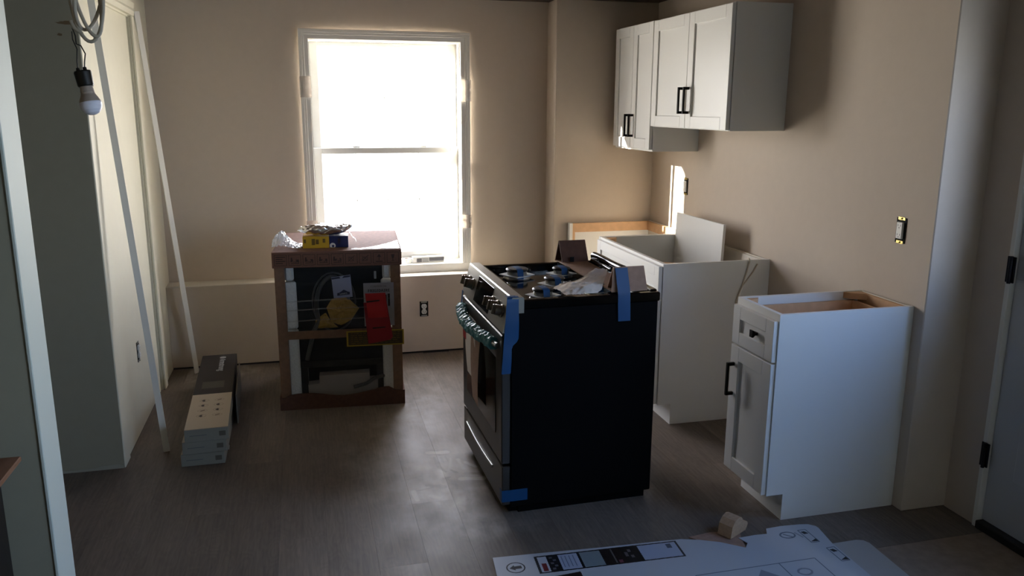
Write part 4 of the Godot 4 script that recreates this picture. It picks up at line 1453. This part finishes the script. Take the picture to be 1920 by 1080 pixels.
func build_uppers() -> void:
	var x0 := XR - 0.304
	for s in [["short white wall cabinet with two shaker doors and black pulls, nearer the camera", 0.872, 1.793, 1.543, 2.157], ["tall white wall cabinet in the back corner, its door lit by the sun", 0.266, 0.871, 1.393, 2.159]]:
		var z0: float = s[1]
		var z1: float = s[2]
		var y0: float = s[3]
		var y1: float = s[4]
		var o := thing("wall_cabinet", s[0], "cabinet", Vector3(x0, y0, z1), 0.0, "white wall cabinets")
		var w := z1 - z0
		var h := y1 - y0
		obj("side_panel", mb().span(Vector3(0.0, 0, -0.016), Vector3(0.304, h, 0.0), 0.001), M.cab, o)
		obj("side_panel", mb().span(Vector3(0.0, 0, -w), Vector3(0.304, h, -w + 0.016), 0.001), M.cab, o)
		obj("top_panel", mb().span(Vector3(0.018, h - 0.018, -w + 0.016), Vector3(0.304, h - 0.003, -0.016)), M.cab_in, o)
		obj("bottom_panel", mb().span(Vector3(0.018, 0.010, -w + 0.016), Vector3(0.304, 0.026, -0.016)), M.cab, o)
		obj("back_panel", mb().span(Vector3(0.294, 0.026, -w + 0.016), Vector3(0.304, h - 0.018, -0.016)), M.cab_in, o)
		var b := mb()
		b.span(Vector3(-0.001, 0.036, -0.054), Vector3(0.018, h - 0.036, -0.016))
		b.span(Vector3(-0.001, 0.036, -w + 0.016), Vector3(0.018, h - 0.036, -w + 0.054))
		b.span(Vector3(-0.001, 0.0, -w + 0.016), Vector3(0.018, 0.036, -0.016))
		b.span(Vector3(-0.001, h - 0.036, -w + 0.016), Vector3(0.018, h, -0.016))
		obj("face_frame", b, M.cab, o)
		for k in 2:
			var za := -w + 0.005 + k * (w / 2 - 0.004)
			var zb := za + w / 2 - 0.007
			var d := obj("door", shaker(-0.0215, 0.012 if h > 0.7 else 0.004, h - 0.006, za, zb), M.cab, o)
			var hz := zb - 0.030 if k == 0 else za + 0.030
			var hy := 0.080
			obj("handle", bar_handle(-0.0215, hy, hy + 0.142, hz), M.black_handle, d)


# ---------------------------------------------------------------- things on the floor
func plank_print() -> ImageTexture:
	# 0.2 m by 1.22 m: white end with eight small diagrams, the rest dark with a window
	var w := 256
	var h := 1024
	var im := Image.create(w, h, false, Image.FORMAT_RGB8)
	im.fill(Color(0.125, 0.095, 0.085))
	im.fill_rect(Rect2i(0, 606, w, h - 606), Color(0.74, 0.68, 0.59))
	im.fill_rect(Rect2i(46, 430, 150, 96), Color(0.30, 0.28, 0.24))
	var ink := Color(0.17, 0.12, 0.10)
	for i in 4:
		for j in 2:
			var c := Vector2(84 + j * 96, 690 + i * 62)
			tex_ring(im, c, 30, 13, 2, Color(0.50, 0.44, 0.38))
			if (i + j) % 3 == 0 or i == 1:
				tex_poly(im, PackedVector2Array([c + Vector2(-18, 0), c + Vector2(-4, -12), c + Vector2(8, -8), c + Vector2(2, 0), c + Vector2(8, 9), c + Vector2(-4, 12)]), ink)
			else:
				tex_line(im, c + Vector2(-12, 4), c + Vector2(14, -4), 8, Color(0.36, 0.26, 0.2))
	for i in 5:
		im.fill_rect(Rect2i(60 + i * 3, 130 + i * 40, 30, 12), Color(0.15, 0.12, 0.105))
	return ImageTexture.create_from_image(im)


func build_flooring_boxes() -> void:
	var top_mat := textured(plank_print(), 0.5)
	var spec := [["lowest flooring carton of the stack beside the leaning trim strips", Vector3(-0.523, 0.0, 1.700), 0.006, 0.0], ["middle flooring carton of the stack beside the leaning trim strips", Vector3(-0.512, 0.0625, 1.705), 0.030, 0.0], ["topmost flooring carton, dark brown and white with printed diagrams", Vector3(-0.497, 0.125, 1.712), 0.038, 0.0]]
	var end_mat := mat(Color(0.54, 0.53, 0.49), 0.6)
	for i in 3:
		var s: Array = spec[i]
		var o := thing("flooring_carton", s[0], "carton", s[1], s[2], "stacked cartons of flooring planks")
		var b := mb()
		b.span(Vector3(-0.0975, 0.0005, -1.20), Vector3(0.0975, 0.0605, -0.45), 0.002)
		obj("carton", b, M.dark_print, o)
		b = mb()
		b.span(Vector3(-0.0975, 0.0005, -0.45), Vector3(0.0975, 0.0605, 0.0), 0.002)
		obj("white_end", b, end_mat, o)
		b = mb()
		b.span(Vector3(-0.0965, 0.0605, -1.198), Vector3(0.0965, 0.0612, -0.002))
		for k in b.p.size():
			var v: Vector3 = b.p[k]
			b.uv[k] = Vector2((v.x + 0.0965) / 0.193, (v.z + 1.198) / 1.196)
		obj("printed_top", b, top_mat, o)
		obj("stamp", mb().span(Vector3(0.055, 0.020, 0.0), Vector3(0.084, 0.043, 0.0008)), M.grey_print, o)
		obj("fine_print", mb().span(Vector3(-0.075, 0.029, 0.0), Vector3(0.0, 0.032, 0.0006)), M.grey, o)
		if i == 2:
			text("Armstrong", 0.044, Transform3D(Basis(Vector3(0, 0, 1), Vector3(1, 0, 0), Vector3(0, -1, 0)) * Basis(Vector3(1, 0, 0), Vector3(0, 1, 0), Vector3(0, 0, -1)), Vector3(0.022, 0.0616, -0.99)), M.grey_light, o)
			b = mb()
			b.lathe([Vector2(0.018, 0), Vector2(0.018, 0.0006), Vector2(0, 0.0006)], 16, Transform3D(Basis(), Vector3(0.022, 0.0613, -1.135)))
			obj("round_mark", b, M.grey_light, o)
		if i == 1:
			# a torn corner flap sticking out to the right
			obj("torn_flap", mb().prism(PackedVector2Array([Vector2(0.0975, 0.004), Vector2(0.108, 0.0), Vector2(0.100, 0.018), Vector2(0.0975, 0.02)]), -0.06, -0.01), end_mat, o)
	# a single loose plank end on edge beside the stack
	var p := thing("flooring_offcut", "thin pale flooring piece standing on edge against the far right side of the carton stack", "flooring piece", Vector3(-0.430, 0, 0.72), 0.038)
	obj("board", mb().span(Vector3(0.006, 0.0, -0.10), Vector3(0.012, 0.16, 0.48), 0.001), mat(Color(0.45, 0.42, 0.38), 0.6), p)


func sheet_print() -> ImageTexture:
	# covers x 0.55..2.15, z 2.80..3.80
	var w := 1600
	var h := 1000
	var im := Image.create(w, h, false, Image.FORMAT_RGB8)
	im.fill(Color(0.70, 0.72, 0.74))
	var at := func(x: float, z: float) -> Vector2: return Vector2((x - 0.55) / 1.6 * w, (z - 2.80) / 1.0 * h)
	var ink := Color(0.05, 0.06, 0.09)
	var quad := func(x0: float, x1: float, c: Color, a: float, e: float) -> void:
		# part of the printed band; a, e are the shares across it
		var top := func(x: float, k: float) -> Vector2: return at.call(x - 0.008 * k, lerpf(2.857 + (x - 0.77) * 0.037, 2.972 + (x - 0.77) * 0.032, k))
		tex_poly(im, PackedVector2Array([top.call(x0, a), top.call(x1, a), top.call(x1, e), top.call(x0, e)]), c)
	quad.call(0.766, 1.334, ink, 0.0, 1.0)
	quad.call(0.776, 0.811, Color(0.70, 0.72, 0.76), 0.06, 0.94)
	quad.call(0.785, 0.803, Color(0.42, 0.10, 0.13), 0.45, 0.9)
	quad.call(0.816, 0.852, Color(0.07, 0.07, 0.08), 0.06, 0.94)
	for k in 5:
		quad.call(0.820 + (k % 2) * 0.012, 0.832 + (k % 2) * 0.012, Color(0.32, 0.33, 0.36), 0.12 + 0.16 * k, 0.22 + 0.16 * k)
	quad.call(0.856, 0.930, Color(0.62, 0.66, 0.74), 0.06, 0.94)
	for k in 4:
		quad.call(0.866 + 0.015 * k, 0.869 + 0.015 * k, Color(0.42, 0.46, 0.56), 0.15, 0.8)
	quad.call(0.940, 1.020, Color(0.47, 0.52, 0.54), 0.06, 0.94)
	quad.call(1.020, 1.100, Color(0.10, 0.055, 0.05), 0.04, 0.96)
	quad.call(1.062, 1.068, Color(0.35, 0.34, 0.33), 0.06, 0.9)
	quad.call(1.100, 1.168, Color(0.05, 0.045, 0.05), 0.04, 0.96)
	quad.call(1.110, 1.122, Color(0.36, 0.34, 0.34), 0.35, 0.6)
	quad.call(1.126, 1.138, Color(0.40, 0.38, 0.38), 0.2, 0.36)
	quad.call(1.130, 1.142, Color(0.38, 0.36, 0.36), 0.55, 0.7)
	quad.call(1.075, 1.090, Color(0.42, 0.22, 0.28), 0.75, 0.92)
	quad.call(1.172, 1.326, Color(0.62, 0.66, 0.74), 0.06, 0.94)
	quad.call(1.285, 1.305, Color(0.26, 0.31, 0.38), 0.14, 0.4)
	# arrow in a circle
	var c: Vector2 = at.call(0.683, 2.912)
	tex_ring(im, c, 33, 33, 5, ink)
	tex_poly(im, PackedVector2Array([c + Vector2(-24, 0), c + Vector2(-4, -17), c + Vector2(-4, -9), c + Vector2(22, -9), c + Vector2(22, 9), c + Vector2(-4, 9), c + Vector2(-4, 17)]), ink)
	# outlined panel with drawings
	var grey := Color(0.38, 0.41, 0.46)
	tex_frame(im, Rect2(at.call(1.30, 3.118), Vector2(488, 330)), 4, grey)
	tex_line(im, at.call(1.637, 3.118), at.call(1.637, 3.45), 3, grey)
	tex_ring(im, at.call(1.70, 3.19), 26, 20, 8, Color(0.50, 0.52, 0.56))
	tex_poly(im, PackedVector2Array([at.call(1.50, 3.2), at.call(1.55, 3.14), at.call(1.60, 3.2), at.call(1.58, 3.26), at.call(1.52, 3.26)]), Color(0.50, 0.52, 0.56))
	# handling marks
	for q in [[1.862, 2.935], [1.893, 3.078]]:
		var o: Vector2 = at.call(q[0], q[1])
		tex_frame(im, Rect2(o + Vector2(-18, -12), Vector2(34, 96)), 3, grey)
		tex_poly(im, PackedVector2Array([o + Vector2(-14, 2), o + Vector2(2, 0), o + Vector2(12, 18), o + Vector2(-8, 20)]), ink)
		tex_poly(im, PackedVector2Array([o + Vector2(-16, 76), o + Vector2(14, 60), o + Vector2(16, 80)]), ink)
	tex_ring(im, at.call(1.784, 2.946), 30, 22, 7, grey)
	tex_line(im, at.call(1.770, 2.936), at.call(1.80, 2.966), 7, grey)
	tex_line(im, at.call(1.822, 2.934), at.call(1.835, 2.976), 6, Color(0.5, 0.52, 0.56))
	# another dark corner of print at the frame's edge
	tex_poly(im, PackedVector2Array([at.call(0.80, 3.00), at.call(0.905, 2.992), at.call(0.90, 3.16), at.call(0.79, 3.16)]), Color(0.12, 0.07, 0.07))
	return ImageTexture.create_from_image(im)


func build_floor_things() -> void:
	# flattened printed carton in two layers
	var m := textured(sheet_print(), 0.55)
	var under := thing("flattened_carton", "flattened white carton sheet with a rounded flap, lying lowest beside the entry floor", "carton sheet", Vector3(2.0, 0, 3.3))
	var b := mb()
	var fl := Basis(Vector3(1, 0, 0), Vector3(0, 0, 1), Vector3(0, -1, 0))   # polygon (x, z) lying flat; its z runs down
	b.prism(PackedVector2Array([Vector2(-0.25, -0.20), Vector2(-0.08, -0.262), Vector2(0.030, -0.264), Vector2(0.055, -0.255), Vector2(0.066, -0.232), Vector2(0.050, 0.10), Vector2(0.040, 0.40), Vector2(-0.25, 0.40)]), -0.0045, -0.0015, Transform3D(fl, Vector3.ZERO))
	obj("sheet", b, mat(Color(0.66, 0.65, 0.63), 0.6), under)
	var o := thing("flattened_carton", "large flattened white carton sheet printed with labels, lying on the floor before the range", "carton sheet", Vector3(1.2, 0.005, 3.2))
	b = mb()
	var outline := [Vector2(0.616, 2.826), Vector2(0.80, 2.838), Vector2(1.041, 2.855), Vector2(1.30, 2.868), Vector2(1.36, 2.872), Vector2(1.428, 2.894), Vector2(1.50, 2.930), Vector2(1.575, 2.990), Vector2(1.600, 2.960), Vector2(1.585, 2.918), Vector2(1.66, 2.914), Vector2(1.711, 2.917), Vector2(1.730, 2.880), Vector2(1.80, 2.876), Vector2(1.880, 2.882), Vector2(1.914, 2.889), Vector2(1.936, 2.910), Vector2(1.938, 2.926), Vector2(1.919, 3.039), Vector2(1.915, 3.30), Vector2(1.905, 3.75), Vector2(0.60, 3.75), Vector2(0.60, 3.10), Vector2(0.604, 2.947)]
	var pts := PackedVector2Array()
	for q in outline:
		pts.append(q - Vector2(1.2, 3.2))
	b.prism(pts, -0.0035, 0.0, Transform3D(fl, Vector3.ZERO))
	for k in b.p.size():
		b.uv[k] = Vector2((b.p[k].x + 1.2 - 0.55) / 1.6, (b.p[k].z + 3.2 - 2.80) / 1.0)
	obj("sheet", b, m, o)
	# torn brown liner along the edge
	b = mb()
	b.prism(PackedVector2Array([Vector2(0.20, -0.338), Vector2(0.30, -0.352), Vector2(0.42, -0.332), Vector2(0.40, -0.29), Vector2(0.375, -0.205), Vector2(0.30, -0.265), Vector2(0.228, -0.304)]), -0.0015, 0.0030, Transform3D(fl, Vector3.ZERO))
	obj("torn_liner", b, M.card_grey, o)
	# broken wood block
	o = thing("wood_scrap", "small broken wood block on the floor by the flattened carton, before the narrow base cabinet", "wood scrap", Vector3(1.585, 0.0095, 2.868), 0.5)
	b = mb()
	b.prism(PackedVector2Array([Vector2(-0.058, 0.0), Vector2(0.050, 0.0), Vector2(0.064, 0.022), Vector2(0.058, 0.034), Vector2(0.030, 0.048), Vector2(0.014, 0.068), Vector2(-0.004, 0.074), Vector2(-0.030, 0.066), Vector2(-0.050, 0.046)]), -0.030, 0.030)
	obj("block", b, M.raw_wood, o)
	# appliance carton at the near left
	o = thing("dark_carton", "black carton under a brown cardboard top, by the near left partition wall", "carton", Vector3(-0.925, 0, 3.75))
	obj("body", mb().span(Vector3(-0.25, 0, -0.17), Vector3(0.232, 0.864, 0.40), 0.006), M.black_plastic, o)
	obj("cardboard_top", mb().span(Vector3(-0.26, 0.864, -0.190), Vector3(0.272, 0.876, 0.42), 0.002), mat(Color(0.46, 0.30, 0.19), 0.8), o)
	obj("pale_mark", mb().span(Vector3(0.225, 0.52, 0.40), Vector3(0.232, 0.60, 0.402)), M.grey, o)


func build_bulb() -> void:
	var c := Vector3(-0.584, 1.658, 2.872)
	var o := thing("light_bulb", "bare white LED bulb in a black socket hanging by two black wires", "light bulb", c)
	var tilt := Basis(Vector3.BACK, 0.16) * Basis(Vector3.RIGHT, -0.10)
	var b := mb()
	b.t = Transform3D(tilt, Vector3.ZERO)
	b.lathe([Vector2(0, -0.031), Vector2(0.010, -0.0295), Vector2(0.019, -0.0245), Vector2(0.026, -0.016), Vector2(0.0295, -0.006), Vector2(0.0300, 0.002), Vector2(0.0290, 0.006)], 28)
	obj("globe", b, M.bulb_glass, o)
	b = mb()
	b.t = Transform3D(tilt, Vector3.ZERO)
	b.lathe([Vector2(0.0290, 0.006), Vector2(0.0250, 0.016), Vector2(0.0190, 0.028), Vector2(0.0185, 0.034), Vector2(0.0175, 0.0345), Vector2(0.0185, 0.036), Vector2(0.0165, 0.050), Vector2(0.0, 0.052)], 28)
	obj("neck", b, mat(Color(0.62, 0.57, 0.53), 0.5), o)
	b = mb()
	b.t = Transform3D(tilt, Vector3.ZERO)
	b.lathe([Vector2(0.0, 0.050), Vector2(0.0195, 0.050), Vector2(0.0215, 0.053), Vector2(0.0225, 0.070), Vector2(0.0235, 0.090), Vector2(0.022, 0.094), Vector2(0, 0.094)], 24)
	b.lathe([Vector2(0, 0.093), Vector2(0.006, 0.093), Vector2(0.005, 0.104), Vector2(0, 0.104)], 12, Transform3D(Basis(), Vector3(-0.010, 0, 0)))
	b.lathe([Vector2(0, 0.093), Vector2(0.006, 0.093), Vector2(0.005, 0.104), Vector2(0, 0.104)], 12, Transform3D(Basis(), Vector3(0.008, 0, 0)))
	obj("socket", b, M.black_plastic, o)
	var top := Vector3(-0.600, 1.848, 2.850) - c
	var s0 := tilt * Vector3(0.008, 0.102, 0)
	var s1 := tilt * Vector3(-0.010, 0.102, 0)
	obj("wire", mb().tube(PackedVector3Array([s0, s0 + Vector3(0.002, 0.018, 0), s0.lerp(top, 0.4) + Vector3(0.008, 0.004, 0), s0.lerp(top, 0.65) + Vector3(0.0, 0.004, 0), top + Vector3(-0.010, -0.022, 0), top + Vector3(-0.010, 0.0, 0), top + Vector3(-0.016, 0.022, 0)]), 0.0018, 8), M.black_plastic, o)
	obj("wire", mb().tube(PackedVector3Array([s1, s1 + Vector3(0, 0.02, 0), s1.lerp(top, 0.6) + Vector3(-0.004, 0, 0), top + Vector3(-0.018, -0.01, 0), top + Vector3(-0.018, 0.012, 0)]), 0.0016, 8), M.black_plastic, o)
	# coil of white cable above it
	o = thing("cable_coil", "loose coil of white electrical cable hanging above the bare bulb", "cable", Vector3(-0.568, 1.98, 2.862))
	b = mb()
	for q in [[0.040, 0.148, 0.0, 0.0, 0.000], [0.036, 0.118, -0.35, 0.012, 0.010], [0.030, 0.135, 0.22, -0.004, -0.010]]:
		var path := PackedVector3Array()
		for i in 40:
			var a := TAU * i / 40.0
			var v := Vector3(q[0] * cos(a), q[1] * sin(a), 0.02 * cos(a + q[2] * 5.0))
			v = Basis(Vector3.BACK, q[2] * 0.5) * Basis(Vector3.UP, 0.4) * v
			path.append(v + Vector3(q[3], 0.0, q[4]))
		b.tube(path, 0.0052, 10, true)
	b.tube(PackedVector3Array([Vector3(0.03, 0.10, 0.0), Vector3(0.02, 0.22, 0.0), Vector3(0.0, 0.364, 0.0)]), 0.0052, 10)
	b.tube(PackedVector3Array([Vector3(-0.02, -0.128, 0.0), Vector3(-0.040, -0.112, 0.0), Vector3(-0.048, -0.092, -0.004)]), 0.0048, 10)
	obj("cable", b, M.cable, o)


func build_sill_things() -> void:
	var o := thing("sill_carton", "small white carton with grey end panels lying on the window sill", "carton", Vector3(0.82, 0.598, -0.040))
	obj("body", mb().span(Vector3(-0.115, 0, -0.035), Vector3(0.105, 0.040, 0.025), 0.002), M.white_plastic, o)
	obj("end_panel", mb().span(Vector3(-0.086, 0.004, 0.0252), Vector3(-0.052, 0.030, 0.0265)), M.grey, o)
	obj("end_panel", mb().span(Vector3(-0.050, 0.004, 0.0252), Vector3(-0.004, 0.032, 0.0262)), M.grey_light, o)
	obj("end_panel", mb().span(Vector3(0.0, 0.010, 0.0252), Vector3(0.104, 0.034, 0.0265)), M.grey, o)
	o = thing("tape_roll", "small roll of pale tape on the window sill beside the white carton", "tape roll", Vector3(0.665, 0.598, -0.035))
	obj("roll", mb().lathe([Vector2(0.020, 0.0), Vector2(0.033, 0.0), Vector2(0.034, 0.002), Vector2(0.034, 0.030), Vector2(0.033, 0.032), Vector2(0.020, 0.032), Vector2(0.019, 0.030), Vector2(0.019, 0.002), Vector2(0.020, 0.0)], 28), M.white_plastic, o)
	obj("core", mb().lathe([Vector2(0.0165, 0.001), Vector2(0.019, 0.001), Vector2(0.019, 0.031), Vector2(0.0165, 0.031), Vector2(0.0165, 0.001)], 24), M.card, o)
